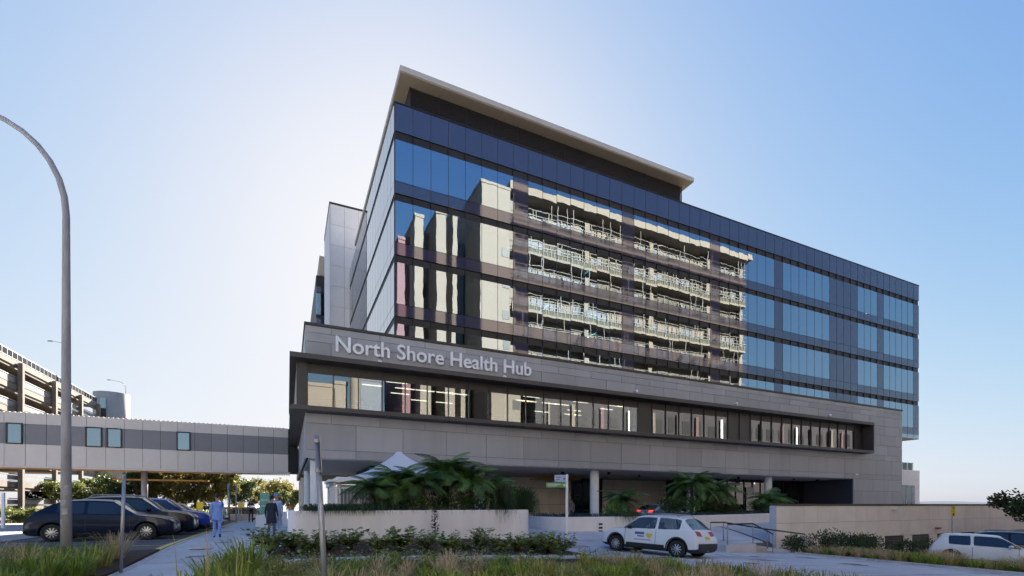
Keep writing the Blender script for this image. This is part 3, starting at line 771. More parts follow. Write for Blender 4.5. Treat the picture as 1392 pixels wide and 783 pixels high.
block('street_building', 'slate blue recessed block with strip windows across the street', 18.8, 20.4, -13, 44.6, slateR, wins=[(18.9, 20.2, z, z + 2.2) for z in range(5, 43, 5)])
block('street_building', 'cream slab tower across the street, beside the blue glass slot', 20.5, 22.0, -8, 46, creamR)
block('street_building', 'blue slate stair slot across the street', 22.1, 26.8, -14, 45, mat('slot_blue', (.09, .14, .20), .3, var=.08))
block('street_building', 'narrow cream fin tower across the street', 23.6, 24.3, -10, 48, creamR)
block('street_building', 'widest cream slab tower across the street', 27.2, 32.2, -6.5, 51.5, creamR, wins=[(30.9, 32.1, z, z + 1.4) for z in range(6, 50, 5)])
dimming = block('street_building', 'low added plum brown clinic block across the street', 33.5, 125, -4.5, 17.8, mat('dimming_brown', (.055, .05, .055), .8, var=.1), 4, wins=[(34.5 + 3.1 * k, 34.5 + 3.1 * k + random.uniform(.8, 2.2), z, z + random.uniform(1.5, 2.6)) for k in range(29) for z in (7.5, 10.6, 13.9)])  # block added before the ward block to darken the podium reflections
for k in range(17):  # made-up strips that give the podium glass upright highlights
    xx_ = 35 + k * 5.2 + random.uniform(-1, 1)
    panel('added_strip', [creamR, tanR, purpR, M['white']][k % 4], dimming, xx_, xx_ + random.uniform(.3, .7), -4.2, -4.1, 6, 17)
# the ward block with its railed balconies
wd = thing('ward_block', 'tall ward block with railed balconies across the street', 'building', (60, -9, -1))
WD0, WD1, WDY = 33.0, 86.5, -7.0; FH = 4.75; NF = 11
railR = mat('rail_white', (.20, .19, .175), .6)
olive = mat('olive_parapet', (.07, .067, .048), .8, var=.1, scale=.4)
slabm = mat('slab_tan', (.19, .16, .13), .85, var=.08)
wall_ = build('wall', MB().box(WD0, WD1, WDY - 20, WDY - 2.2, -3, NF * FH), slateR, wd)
build('roof_slab', MB().box(WD0 - .8, WD1 + .8, WDY - 20, WDY + .6, NF * FH - .2, NF * FH + .9), creamR, wd)
for k in range(NF):
    z = k * FH
    build('balcony_slab', MB().box(WD0, WD1, WDY - 2.15, WDY, z - .35, z + .05), slabm, wd)
    rl = MB(); rl.box(WD0, WD1, WDY - .1, WDY, z + 1.25, z + 1.36); rl.box(WD0, WD1, WDY - .08, WDY - .02, z + .8, z + .87); rl.box(WD0, WD1, WDY - .08, WDY - .02, z + 1.9, z + 1.96); rl.box(WD0, WD1, WDY - .08, WDY - .02, z + 2.7, z + 2.76)
    x = WD0
    while x < WD1: rl.box(x, x + .08, WDY - .1, WDY, z + .05, z + (1.3 if random.random() < .55 else random.choice((2.0, 2.76, FH - .4)))); x += random.uniform(.35, 1.1)
    build('balcony_rail', rl, railR, wd)
    build('balcony_parapet', MB().box(WD0, WD1, WDY - .3, WDY - .12, z + .05, z + (.95 if k % 2 else .5)), olive, wd)
    ml = MB(); x = WD0 + .6
    while x < WD1:
        ml.box(x, x + .12, WDY - 2.2, WDY - 2.0, z + .05, z + FH - .36); x += random.choice((1.2, 1.2, 2.4))
    ml.box(WD0, WD1, WDY - 2.2, WDY - 2.05, z + 3.2, z + FH - .36)
    build('window_frame', ml, slabm, wd)
    bl_ = MB(); x = WD0 + .7
    while x < WD1 - 2:
        if random.random() < .55: bl_.box(x, x + 1.0, WDY - 2.19, WDY - 2.12, z + random.uniform(.4, 2.4), z + 3.2)
        x += 1.2
    build('window_blinds', bl_, random.choice((tanR, olive, creamR, slabm)), wd)
    cl_ = MB()
    for q_ in range(14):
        x = random.uniform(WD0, WD1 - 2); cl_.box(x, x + random.uniform(.3, 1.6), WDY - 1.6, WDY - .6, z + .05, z + random.uniform(.6, 2.2))
    build('balcony_furniture', cl_, random.choice((tanR, slateR, olive)), wd)
for x in (33.0, 47.5, 62.0, 77.0, 86.0): build('pier', MB().box(x, x + .9, WDY - 2.3, WDY - 1.2, -3, NF * FH - .62), slabm, wd)
# ================================================================ planters, marquee, steps, signs, lamps
def wall_path(pts, th, z0f, z1):                       # an upright wall of thickness th along a plan polyline (outer side first)
    mb = MB(); P = [Vector(p) for p in pts]; inn = []
    for i, p in enumerate(P):
        t = (P[min(i+1, len(P)-1)] - P[max(i-1, 0)]).normalized(); inn.append(p + Vector((-t.y, t.x)) * th)
    for p, q in zip(P, inn):
        zb = z0f(p.x, p.y)
        mb.v += [(p.x, p.y, zb), (p.x, p.y, z1 - .03), (p.x + (q.x-p.x)*.12, p.y + (q.y-p.y)*.12, z1), (q.x, q.y, z1), (q.x, q.y, zb)]
    for i in range(len(P) - 1):
        for j in range(4):
            a = i*5 + j; mb.f.append((a, a+5, a+6, a+1)); mb.m.append(0)
    for k in (0, len(P) - 1):
        f = [k*5 + j for j in range(5)]; mb.f.append(tuple(f if k == 0 else f[::-1])); mb.m.append(0)
    return mb
def arc(cx, cy, r, a0, a1, n=8): return [(cx + r*math.cos(R(lerp(a0, a1, i/n))), cy + r*math.sin(R(lerp(a0, a1, i/n)))) for i in range(n+1)]
def gz(x, y): return G(x, y) - .25
pl1 = thing('planter', 'long smooth white rendered planter wall below the tree ferns', 'planter', (4.8, 19.5, G(4.8, 19)))
pts = [(0, 31.5), (0, 24)] + arc(.35, 19.05, .35, 180, 270, 6) + [(2.5, 18.7), (5, 18.7), (7.5, 18.7)] + arc(9.3, 19.05, .35, 270, 360, 6) + [(9.65, 21), (9.65, 22.4)]
build('planter_wall', wall_path(pts, .25, gz, EYE - .22), M['render_white'], pl1)
build('soil', MB().box(.26, 9.39, 18.96, 20.9, .6, EYE - .42), M['mulch'], pl1)
pl2 = thing('planter', 'curved cream planter wall with small signs beside the drop off ramp', 'planter', (17, 21.5, G(17, 21)))
pts = [(12.2, 25.5), (12.2, 23.2)] + arc(13.9, 22.7, 1.7, 180, 262, 8) + [(15.5, 20.85), (18, 20.7), (21, 20.95), (24, 21.6), (27, 22.5), (30.5, 23.6), (35, 24.9), (42, 26.2)]
build('planter_wall', wall_path(pts, .25, gz, .86), M['render_cream'], pl2)
sp = MB(); ib = [(p[0] + .1, p[1] + .22) for p in pts[3:]]; ib[0] = (12.5, 23.0)
sp.poly([(x, y, .66) for x, y in ib] + [(x, min(y + 3.0, 26.4), .66) for x, y in reversed(ib)])
build('soil', sp, M['mulch'], pl2)
nb = MB(); nx_ = XonY(818, 21.3)
sgn = link('notice', MB().box(-.16, .16, -.012, .012, -.3, .3).mesh('notice', M['white']), pl2); sgn.location = (14.85, 20.88, .30); sgn.rotation_euler = (0, 0, R(-6))
for k in range(3):
    q = link('notice_text', MB().box(-.11, .11, -.006, .006, -.05, .05).mesh('notice_text', M['black']), pl2); q.location = (14.85, 20.855, .48 - k * .19); q.rotation_euler = (0, 0, R(-6))
# low wall beside the plaza, further back
lw = thing('low_wall', 'low pale sloped wall behind the two people talking', 'wall', (-.9, 32, G(-.9, 32)))
b = MB(); b.v = [(-1.7, 31.8, 0), (-.02, 31.8, 0), (-.02, 31.8, 1.12), (-1.7, 31.8, .86), (-1.7, 32.1, 0), (-.02, 32.1, 0), (-.02, 32.1, 1.12), (-1.7, 32.1, .86)]
b.f = [(0,1,2,3), (5,4,7,6), (3,2,6,7), (4,0,3,7), (1,5,6,2)]; b.m = [0]*5
build('wall', b, M['render_white'], lw)
# marquee
mq = thing('marquee', 'white peaked marquee tent with lattice sided stall on the forecourt', 'marquee', (4.9, 24, .18))
canvas = mat('white_canvas', (.74, .74, .75), .7, var=.05, scale=1.5)
mb = MB(); cx, cy_, hwid, ze, zp = 5.0, 24.0, 3.15, EYE + 1.12, EYE + 2.62
N = 12
def tent_z(t): return ze + (zp - ze) * (t ** 1.7)
rings = []
for i in range(N + 1):
    t = i / N; hw = max(hwid * (1 - t), .10); ring = []
    for (sx_, sy_) in ((-1,-1),(1,-1),(1,1),(-1,1)):
        for kk in range(4):
            nx2, ny2 = {(-1,-1):(1,-1),(1,-1):(1,1),(1,1):(-1,1),(-1,1):(-1,-1)}[(sx_,sy_)]
            f = kk / 4; px, py = lerp(sx_, nx2, f), lerp(sy_, ny2, f)
            sag = 1 - .05 * math.sin(math.pi * f) * (1 - t)
            ring.append((cx + px*hw, cy_ + py*hw, tent_z(t) - .12*math.sin(math.pi*f)*(1-t)*t*2))
    rings.append(len(mb.v)); mb.v += ring
for i in range(N):
    for j in range(16): mb.f.append((rings[i]+j, rings[i]+(j+1) % 16, rings[i+1]+(j+1) % 16, rings[i+1]+j)); mb.m.append(0)
mb.f.append(tuple(rings[-1] + j for j in range(16))); mb.m.append(0)
build('canopy', mb, canvas, mq, True)
vl = MB()
vl.box(cx-hwid, cx+hwid, cy_-hwid-.02, cy_-hwid+.02, ze-.25, ze+.02).box(cx-hwid-.02, cx-hwid+.02, cy_-hwid+.021, cy_+hwid, ze-.25, ze+.02)
build('valance', vl, canvas, mq)
for sx_ in (-1, 1):
    for sy_ in (-1, 1): build('pole', MB().tube([(cx+sx_*(hwid-.1), cy_+sy_*(hwid-.1), .18), (cx+sx_*(hwid-.1), cy_+sy_*(hwid-.1), ze)], .05, 8), M['white'], mq)
kx0, kx1, ky0, ky1 = 1.75, 4.6, 20.95, 23.2
wk = MB(); wk.box(kx0-.25, kx1+.1, ky0-.25, ky1, EYE + .93, EYE + 1.02)
build('stall_roof', wk, M['white'], mq)
fm = MB()
for x in (kx0, kx0 + .95, kx0 + 1.9, kx1): fm.box(x-.04, x+.04, ky0-.04, ky0+.04, .18, EYE + .92)
for y in (ky0 + .75, ky0 + 1.5, ky1): fm.box(kx0-.041, kx0+.041, y-.04, y+.04, .18, EYE + .92)
fm.box(kx0, kx1, ky0-.03, ky0+.03, EYE + .66, EYE + .74).box(kx0-.03, kx0+.03, ky0+.05, ky1, EYE + .66, EYE + .74)
build('stall_frame', fm, M['white'], mq)
lt = MB()
for k in range(14): lt.box(kx0 + .05 + k*.14, kx0 + .09 + k*.14, ky0-.01, ky0+.01, .6, EYE + .66)
for k in range(14): lt.box(kx0-.01, kx0+.01, ky0 + .08 + k*.15, ky0 + .12 + k*.15, .6, EYE + .66)
build('lattice', lt, M['white'], mq)
build('stall_back', MB().box(kx0 + .3, kx1, ky1 - .1, ky1, .2, EYE + .9), M['clad'], mq)
# steps with handrails
stp = thing('steps', 'short concrete steps with low side wall beside the boundary wall end', 'steps', (20.5, 16.2, G(20.5, 16)))
zt0 = -.36
sb = MB().box(18.3, 20.3, 15.9, 18.2, -1.5, zt0); build('landing', sb, M['concrete'], stp)
for k in range(3): build('step', MB().box(20.31 + k*.40, 20.70 + k*.40, 15.95, 18.1, -1.6, zt0 - .15 * (k + 1) + .03), mat('step_concrete%d' % k, (.40, .36, .31), .85, var=.15), stp)
b = MB(); b.v = [(20.0, 18.15, -1.5), (24.2, 16.2, -1.7), (24.2, 16.2, -.95), (20.0, 18.15, -.3), (20.1, 18.4, -1.5), (24.3, 16.45, -1.7), (24.3, 16.45, -.95), (20.1, 18.4, -.3)]
b.f = [(0,1,2,3), (5,4,7,6), (3,2,6,7), (4,0,3,7), (1,5,6,2)]; b.m = [0]*5
build('cheek_wall', b, M['concrete'], stp)
def handrail(pts, label):
    t = thing('handrail', label, 'handrail', (pts[0][0], pts[0][1], pts[0][2]))
    build('rail', MB().tube([(x, y, z + .95) for x, y, z in pts], .035, 8), M['dark_metal'], t, True)
    for x, y, z in pts: build('post', MB().tube([(x, y, z - .05), (x, y, z + .94)], .027, 8), M['steel'], t, True)
handrail([(18.5, 16.0, zt0), (20.2, 16.0, zt0), (21.6, 16.0, G(21.6, 16)), ], 'steel handrail down the left side of the steps')
handrail([(19.6, 18.0, zt0), (20.4, 17.9, zt0), (22.4, 16.9, -.72), (24.2, 16.1, -.98)], 'steel handrail sloping in front of the boundary wall shrubs')
handrail([(9.9, 26.2, .2), (10.9, 26.2, .2), (11.9, 26.2, .2)], 'short steel rail before the dark entrance doors')
# street lamps
def lamp(loc, h, reach, dirv, r0, label, head=True, rcurve=2.0, r1=None):
    t = thing('street_lamp', label, 'street lamp', loc); x, y, z = loc; d = Vector((*dirv, 0)).normalized(); r1 = r1 or r0 * .36
    pts = [Vector((x, y, z - .3)), Vector((x, y, z + h * .3)), Vector((x, y, z + h - rcurve))]
    for i in range(1, 9):
        a = R(90 * i / 8 * .86); pts.append(Vector((x, y, z + h - rcurve)) + d * (rcurve * 1.15 * (1 - math.cos(a))) + Vector((0, 0, rcurve * math.sin(a))))
    end = pts[-1] + d * reach + Vector((0, 0, reach * .2)); pts.append(end)
    cum = [0]
    for i in range(1, len(pts)): cum.append(cum[-1] + (pts[i] - pts[i-1]).length)
    rad = [lerp(r0, r1, v / cum[-1]) for v in cum]
    build('pole', MB().tube(pts, rad, 14), M['lamp_grey'], t, True)
    hm = MB().ell((0, 0, 0), (.42, .15, .07), 12, 6); ho = build('lamp_head', hm, M['dark_metal'], None, True)
    ho.location = end + d * .35; ho.rotation_euler = (0, 0, math.atan2(d.y, d.x)); ho.parent = t; ho.matrix_parent_inverse = wmat(t).inverted()
    return t
lx, ly = at(90, 11)
big = lamp((lx, ly, 0), 10.7, 2.2, (-.906, .4227), .108, 'tall grey curved street lamp rising from the left grass bed', rcurve=2.6)
pm_ = mat('worn_paper', (.46, .45, .44), .9, var=.4, scale=14)
for (z, hh, a0, a1) in ((1.50, .17, 225, 285), (1.28, .13, 250, 300), (1.05, .10, 215, 250), (1.72, .22, 270, 310)):
    k = MB()
    for i in range(5):
        t0, t1 = R(lerp(a0, a1, i/5)), R(lerp(a0, a1, (i+1)/5)); rr = .105
        k.quad((lx+rr*math.cos(t0), ly+rr*math.sin(t0), z), (lx+rr*math.cos(t1), ly+rr*math.sin(t1), z), (lx+rr*math.cos(t1), ly+rr*math.sin(t1), z+hh), (lx+rr*math.cos(t0), ly+rr*math.sin(t0), z+hh))
    build('paper_notice', k, pm_, big)
xx, yy = XonY(92, 86), 86; lamp((xx, yy, zf[0]), 5.9, 1.3, (-.9, .4), .08, 'slim street lamp on the car park roof, behind the tall lamp', rcurve=.8)
xx, yy = XonY(171, 112), 112; lamp((xx, yy, 14), 10.5, 1.6, (-.9, .4), .09, 'slim street lamp arching beside the round stair tower', rcurve=1.3)
xx, yy = XonY(228, 130), 130; lamp((xx, yy, 10), 9.5, 1.4, (-.9, .4), .09, 'farthest slim street lamp above the footbridge roof', rcurve=.8)
# leaning sign post, nearest
lp = thing('sign_post', 'leaning grey steel sign post with edge-on plate, nearest the camera', 'sign post', (*at(447, 5.2), 0))
x0, y0 = at(447, 5.2); x1, y1 = at(430.5, 5.2); zb_, zt_ = -.1, EYE + (686 - 592) * 5.2 / 654
build('post', MB().tube([(x0, y0, zb_), (x1, y1, zt_)], .030, 12), M['steel'], lp, True)
v0 = Vector((x0, y0, zb_)); v1 = Vector((x1, y1, zt_)); ax = (v1 - v0).normalized()
f2 = Vector((x1 + .09, y1 - .02, 0)).normalized(); off = Vector((.906, -.4227, 0)) * .034
p0, p1 = v1 - ax * .42 + off, v1 - ax * .03 + off; sw_ = f2 * .22
m2 = MB(); q = Vector((.906, -.4227, 0)) * .004
m2.v = [tuple(p) for p in (p0 - sw_ - q, p0 + sw_ - q, p1 + sw_ - q, p1 - sw_ - q, p0 - sw_ + q, p0 + sw_ + q, p1 + sw_ + q, p1 - sw_ + q)]
m2.f = [(0,1,2,3), (7,6,5,4), (0,4,5,1), (1,5,6,2), (2,6,7,3), (3,7,4,0)]; m2.m = [0]*6
build('sign_plate', m2, M['steel'], lp)
for s in (.06, .38): 
    c = v1 - ax * s; build('clamp', MB().tube([c - ax * .02, c + ax * .02], .036, 10), M['steel'], lp)
def post(label, u, d, vtop, tilt_u=0, r=.03, plate=None, pm=None, cat='post'):
    x, y = at(u, d); z = G(x, y); t = thing('post', label, cat, (x, y, z)); x2, y2 = at(u + tilt_u, d); zt_ = EYE + (686 - vtop) * d / 654
    build('pole', MB().tube([(x, y, z - .1), (x2, y2, zt_)], r, 10), M['steel'], t, True)
    if plate:
        wv, hv = plate
        o = link('plate', MB().box(-wv/2, wv/2, -.01, .01, -hv/2, hv/2).mesh('plate', pm), t); o.location = (x2, y2 - .04, zt_ - hv/2); o.rotation_euler = (0, 0, -YAW)
    return t
yel = mat('yellow_sign', (.72, .55, .03), .5, var=.04)
post('short grey leaning post between tall lamp and dark cars', 164, 10.5, 645, 5, .035)
post('dark upright post left of the minibus', 311, 40, 657, 0, .09)
post('thin grey post before the minibus', 321, 34, 658, 0, .04)
post('yellow round sign on post above the parked cars', 272, 44, 682, 0, .03, (.62, .62), yel, 'sign')
post('yellow sign on post before the minibus', 328, 50, 684, 0, .03, (.7, .4), yel, 'sign')
ys = post('yellow pedestrian sign on slim post beside the boundary wall', 1294.5, 22.6, 688, 0, .028, (.17, .48), yel, 'sign')
k = 0
for dz, hh in ((-.09, .05), (-.24, .02), (-.38, .10)):
    o = link('sign_mark', MB().box(-.035, .035, -.004, .004, -hh/2, hh/2).mesh('sign_mark', M['black']), ys)
    o.location = (at(1294.5, 22.6)[0] - .02, at(1294.5, 22.6)[1] - .06, EYE - 2 * 22.6 / 654 + dz); o.rotation_euler = (0, 0, -YAW)
# wayfinding sign
x, y = at(770.5, 19.6); wz = G(x, y)
wf = thing('wayfinding_sign', 'white wayfinding post with pale blue and green arms', 'sign', (x, y, wz))
zt_ = EYE + 41 * 19.6 / 654
o = link('post', MB().box(-.05, .05, -.05, .05, 0, zt_ - wz).mesh('post', M['white']), wf); o.location = (x, y, wz); o.rotation_euler = (0, 0, -YAW)
for nm, c, du, z0, z1 in (('blue_arm', (.42, .50, .66), -.50, -.30, -.02), ('green_arm', (.13, .30, .10), -.84, -.53, -.33)):
    o = link(nm, MB().box(du, -.055, -.02, .02, z0, z1).mesh(nm, mat(nm, c, .5, var=.04)), wf); o.location = (x, y, zt_); o.rotation_euler = (0, 0, -YAW)
    for k, (a, c2) in enumerate(((.06, .3), (.06, .22))):
        tx = link('arm_text', MB().box(du + a, du + a + (abs(du) - .3) * (1 if k == 0 else .7), -.004, .004, -.012, .012).mesh('arm_text', M['white'] if nm == 'green_arm' else M['dark_metal']), wf)
        tx.location = (x - .4227 * .024, y - .906 * .024, zt_ + lerp(z0, z1, .66 - .33 * k)); tx.rotation_euler = (0, 0, -YAW)
    ar = MB(); ar.v = [(-.15, 0, -.05), (-.07, 0, -.05), (-.11, 0, .07), (-.15, -.006, -.05), (-.07, -.006, -.05), (-.11, -.006, .07)]; ar.f = [(0,1,2), (5,4,3), (0,3,4,1), (1,4,5,2), (2,5,3,0)]; ar.m = [0]*5
    o = link('arrow', ar.mesh('arrow', M['dark_metal'] if nm == 'blue_arm' else M['white']), wf); o.location = (x - .4227*.022, y - .906*.022, zt_ + (z0 + z1)/2); o.rotation_euler = (0, 0, -YAW)
# green banner board
x, y = at(360, 36)
gb = thing('notice_board', 'pale green upright notice board behind the low wall', 'board', (x, y, G(x, y)))
o = link('board', MB().box(-.36, .36, -.03, .03, .3, 2.2).mesh('board', mat('green_board', (.16, .38, .27), .5, var=.06)), gb); o.location = (x, y, G(x, y)); o.rotation_euler = (0, 0, -YAW)
for s in (-.3, .3):
    o = link('leg', MB().box(s - .03, s + .03, -.025, .025, -.05, .3).mesh('leg', M['steel']), gb); o.location = (x, y, G(x, y)); o.rotation_euler = (0, 0, -YAW)
for k in range(2):
    o = link('board_stripe', MB().box(-.3, .3, -.04, -.031, 1.2 + .45*k, 1.24 + .45*k).mesh('board_stripe', M['white']), gb); o.location = (x, y, G(x, y)); o.rotation_euler = (0, 0, -YAW)
x, y = at(6, 27)
wb2 = thing('panel_sign', 'narrow white panel sign at the left edge by the road', 'sign', (x, y, G(x, y)))
o = link('panel', MB().box(-.08, .08, -.04, .04, 0, 2.0).mesh('panel', M['white']), wb2); o.location = (x - .05, y, G(x, y)); o.rotation_euler = (0, 0, -YAW)
# ================================================================ vehicles
M['tyre'] = mat('tyre', (.018, .018, .018), .85, var=.2)
M['rim'] = mat('alloy', (.55, .55, .56), .3, metal=.9, var=.05)
M['trim'] = mat('car_trim', (.02, .02, .021), .6, var=.1)
M['car_glass'] = glass('car_glass', (.10, .12, .13), .09, (1, 1, 1), wob=.0)
M['car_glass_clear'] = glass('car_glass_clear', (.38, .44, .45), .09, (1, 1, 1), wob=.0)
M['lamp_clear'] = mat('headlamp', (.62, .64, .66), .12, metal=.5, var=.05)
M['lamp_red'] = mat('tail_lamp', (.42, .006, .008), .3, var=.05, spec=.2)
M['lamp_red_on'] = mat('tail_lamp_on', (.9, .06, .03), .2, emit=.45)
M['plate_y'] = mat('yellow_plate', (.70, .52, .05), .5)
M['plate_w'] = mat('white_plate', (.72, .72, .70), .5)
def paint(name, c, metal=.0, rough=.3): return mat(name, c, rough, metal, var=.03, scale=1, coat=.28, spec=.15)
NGL = {'windscreen': 1, 'rear_window': 2, 'side_window': 3, 'trim': 4}
def car_meshes(L_, W, H, style, cladding=False):
    hw = W / 2; gc = .19 if style == 'suv' else .15
    f, r = L_ / 2, -L_ / 2
    if style == 'suv':   belt = H * .61; hood = H * .60; cowl = f - L_ * .255; rf = f - L_ * .42; rr = r + L_ * .17; tg = r + L_ * .045
    elif style == 'hatch': belt = H * .585; hood = H * .57; cowl = f - L_ * .27; rf = f - L_ * .45; rr = r + L_ * .115; tg = r + L_ * .03
    elif style == 'coupe': belt = H * .61; hood = H * .58; cowl = f - L_ * .27; rf = f - L_ * .44; rr = r + L_ * .21; tg = r + L_ * .04
    elif style == 'van': belt = H * .52; hood = H * .46; cowl = f - L_ * .07; rf = f - L_ * .20; rr = r + L_ * .05; tg = r + L_ * .02
    else:                belt = H * .62; hood = H * .58; cowl = f - L_ * .28; rf = f - L_ * .45; rr = r + L_ * .30; tg = r + L_ * .16
    wr = hw * (.74 if style != 'van' else .86)
    bB = lerp(rf, rr, .47); 
    S = []   # x, zb, hwmax, zbelt, hwbelt, ztopedge, hwtop, ztopc
    nz = hood * .80
    S.append((f, gc + .10, hw * .74, nz * .80, hw * .70, nz * .86, hw * .60, nz * .88))
    S.append((f - .10, gc + .03, hw * .90, nz * .92, hw * .86, nz * .99, hw * .74, nz * 1.01))
    S.append((f - .38, gc, hw * .98, hood * .93, hw * .93, hood * .96, hw * .80, hood * .985))
    S.append((lerp(f - .38, cowl, .6), gc, hw, hood * 1.0, hw * .95, hood * 1.02, hw * .80, hood * 1.05))
    S.append((cowl, gc, hw, belt * .985, hw * .95, belt * 1.01, hw * .86, belt * 1.045))
    S.append((lerp(cowl, rf, .12), gc, hw, belt * .99, hw * .95, lerp(belt, H * .955, .13), hw * .855, lerp(belt, H, .17)))
    S.append((lerp(cowl, rf, .9), gc, hw, belt, hw * .95, lerp(belt, H * .955, .88), lerp(hw * .86, wr, .9), lerp(belt, H * .985, .92)))
    S.append((rf, gc, hw, belt, hw * .95, H * .94, wr, H * .985))
    S.append((bB + .05, gc, hw, belt * 1.01, hw * .95, H * .955, wr, H))
    S.append((bB - .05, gc, hw, belt * 1.01, hw * .95, H * .955, wr, H))
    c1 = lerp(bB, rr, .80)
    S.append((c1, gc, hw, belt * 1.04, hw * .945, H * .94, wr * .985, H * .985))
    S.append((rr, gc, hw, belt * 1.07, hw * .93, H * (.90 if style != 'van' else .94), wr * .96, H * (.95 if style != 'van' else .985)))
    if style in ('suv', 'hatch', 'van', 'coupe'):
        S.append((lerp(rr, tg, .15), gc, hw * .995, belt * 1.07, hw * .93, H * (.88 if style != 'van' else .93), wr * .955, H * (.93 if style != 'van' else .97)))
        S.append((lerp(rr, tg, .85), gc + .02, hw * .98, belt * 1.03, hw * .90, belt * 1.10, hw * .82, belt * 1.12))
        S.append((tg, gc + .03, hw * .97, belt * .98, hw * .89, belt * 1.02, hw * .80, belt * 1.03))
        S.append((r + .03, gc + .06, hw * .94, belt * .72, hw * .90, belt * .75, hw * .72, belt * .76))
        S.append((r, gc + .12, hw * .86, belt * .62, hw * .84, belt * .64, hw * .70, belt * .645))
        rw = (12, 13)
    else:
        z1 = belt * (1.06 if style == 'sedan' else 1.05)
        S.append((lerp(rr, tg, .12), gc, hw * .995, belt * 1.05, hw * .92, lerp(H * .915, z1, .10), wr * .955, lerp(H * .965, z1, .10)))
        S.append((lerp(rr, tg, .88), gc, hw * .98, belt * 1.02, hw * .91, lerp(H * .915, z1, .92), hw * .80, lerp(H * .965, z1 + .02, .92)))
        S.append((tg, gc + .02, hw * .97, belt * 1.0, hw * .90, z1 * .985, hw * .78, z1))
        S.append((r + .05, gc + .06, hw * .92, belt * .93, hw * .86, belt * .97, hw * .72, belt * .975))
        S.append((r, gc + .12, hw * .86, belt * .70, hw * .84, belt * .74, hw * .70, belt * .75))
        rw = (12, 13)
    def ring(s):
        x, zb, hm, zs, hs, zt, ht, zc = s
        P = [(0, zb), (hm * .86, zb), (hm * .99, zb + .13), (hm, lerp(zb + .13, zs, .55)), (hs, zs)]
        P.append((lerp(hs, ht, .07), lerp(zs, zt, .07))); P.append((lerp(hs, ht, .90), lerp(zs, zt, .90))); P.append((ht, zt))
        P.append((ht * .6, lerp(zt, zc, .8))); P.append((0, zc))
        return [(x, y, z) for y, z in P] + [(x, -y, z) for y, z in P[8:0:-1]]
    mb = MB(); nr = 18
    for s in S: mb.v += ring(s)
    side_segs = {5: 3, 6: 3, 7: 3, 9: 3, 10: 3}
    
    if style in ('hatch', 'sedan'): side_segs = {5: 3, 6: 3, 7: 3, 9: 3}
    for k in range(len(S) - 1):
        for j in range(nr):
            a, b_ = k*nr + j, k*nr + (j+1) % nr
            js = j if j < 9 else 17 - j
            m = 0
            if js == 5 and k in side_segs: m = 3
            if js in (7, 8) and k == 5: m = 1
            if js in (7, 8) and rw[0] == k: m = 2
            if js in (0,) or (js == 1) or (cladding and js == 2 and False): m = 4
            mb.f.append((a, b_, b_ + nr, a + nr)); mb.m.append(m)
    mb.f.append(tuple(range(nr))[::-1]); mb.m.append(0)
    mb.f.append(tuple(len(mb.v) - nr + j for j in range(nr))); mb.m.append(0)
    me = bpy.data.meshes.new('body')
    me.from_pydata(mb.v, [], mb.f); me.polygons.foreach_set('material_index', mb.m)
    me.polygons.foreach_set('use_smooth', [True] * len(me.polygons))
    for n_ in range(5): me.materials.append(M['trim'])
    bm = bmesh.new(); bm.from_mesh(me); bmesh.ops.recalc_face_normals(bm, faces=bm.faces)
    cl = bm.edges.layers.float.new('crease_edge')
    for e in bm.edges:
        if len(e.link_faces) == 2:
            a, b_ = e.link_faces[0].material_index, e.link_faces[1].material_index
            if a != b_: e[cl] = 1.0 if 4 not in (a, b_) else .3
        i, j = e.verts[0].index % nr, e.verts[1].index % nr
        if i == j and (i if i < 10 else 18 - i) in (4,): e[cl] = max(e[cl], .45)
        if i == j and (i if i < 10 else 18 - i) in (7,): e[cl] = max(e[cl], .35)
    cv = bm.verts.layers.float.new('crease_vert')
    for v in bm.verts:
        for m_ in (1, 2, 3):
            if sum(1 for f_ in v.link_faces if f_.material_index == m_) == 1: v[cv] = .8
    bm.to_mesh(me); bm.free()
    ob = bpy.data.objects.new('tmp', me); col.objects.link(ob)
    sm = ob.modifiers.new('s', 'SUBSURF'); sm.levels = 2; sm.render_levels = 2
    wr_ = .335 if style in ('suv', 'van') else .315
    fx, rx = f - L_ * .195, r + L_ * .185
    tmp = [ob]
    for x in (fx, rx):
        c = MB().lathe([(0, -2), (wr_ + .065, -2), (wr_ + .065, 2), (0, 2)], 28, 'y', (x, 0, wr_ + .01)); cm = c.mesh('cut', M['trim'])
        for n_ in range(4): cm.materials.append(M['trim'])
        cm.polygons.foreach_set('material_index', [4] * len(cm.polygons))
        bmx = bmesh.new(); bmx.from_mesh(cm); bmesh.ops.remove_doubles(bmx, verts=bmx.verts, dist=1e-4); bmesh.ops.recalc_face_normals(bmx, faces=bmx.faces); bmx.to_mesh(cm); bmx.free()
        co = bpy.data.objects.new('cut', cm); col.objects.link(co); tmp.append(co)
        bo = ob.modifiers.new('b', 'BOOLEAN'); bo.operation = 'DIFFERENCE'; bo.object = co; bo.solver = 'EXACT'
    dg = bpy.context.evaluated_depsgraph_get(); dg.update()
    full = bpy.data.meshes.new_from_object(ob.evaluated_get(dg))
    for o in tmp: bpy.data.objects.remove(o)
    V = [v.co.copy() for v in full.vertices]
    groups = {}
    for p in full.polygons: groups.setdefault(p.material_index, []).append((list(p.vertices), p.use_smooth))
    bvh = BVHTree.FromPolygons([tuple(v) for v in V], [tuple(p.vertices) for p in full.polygons])
    out = {}
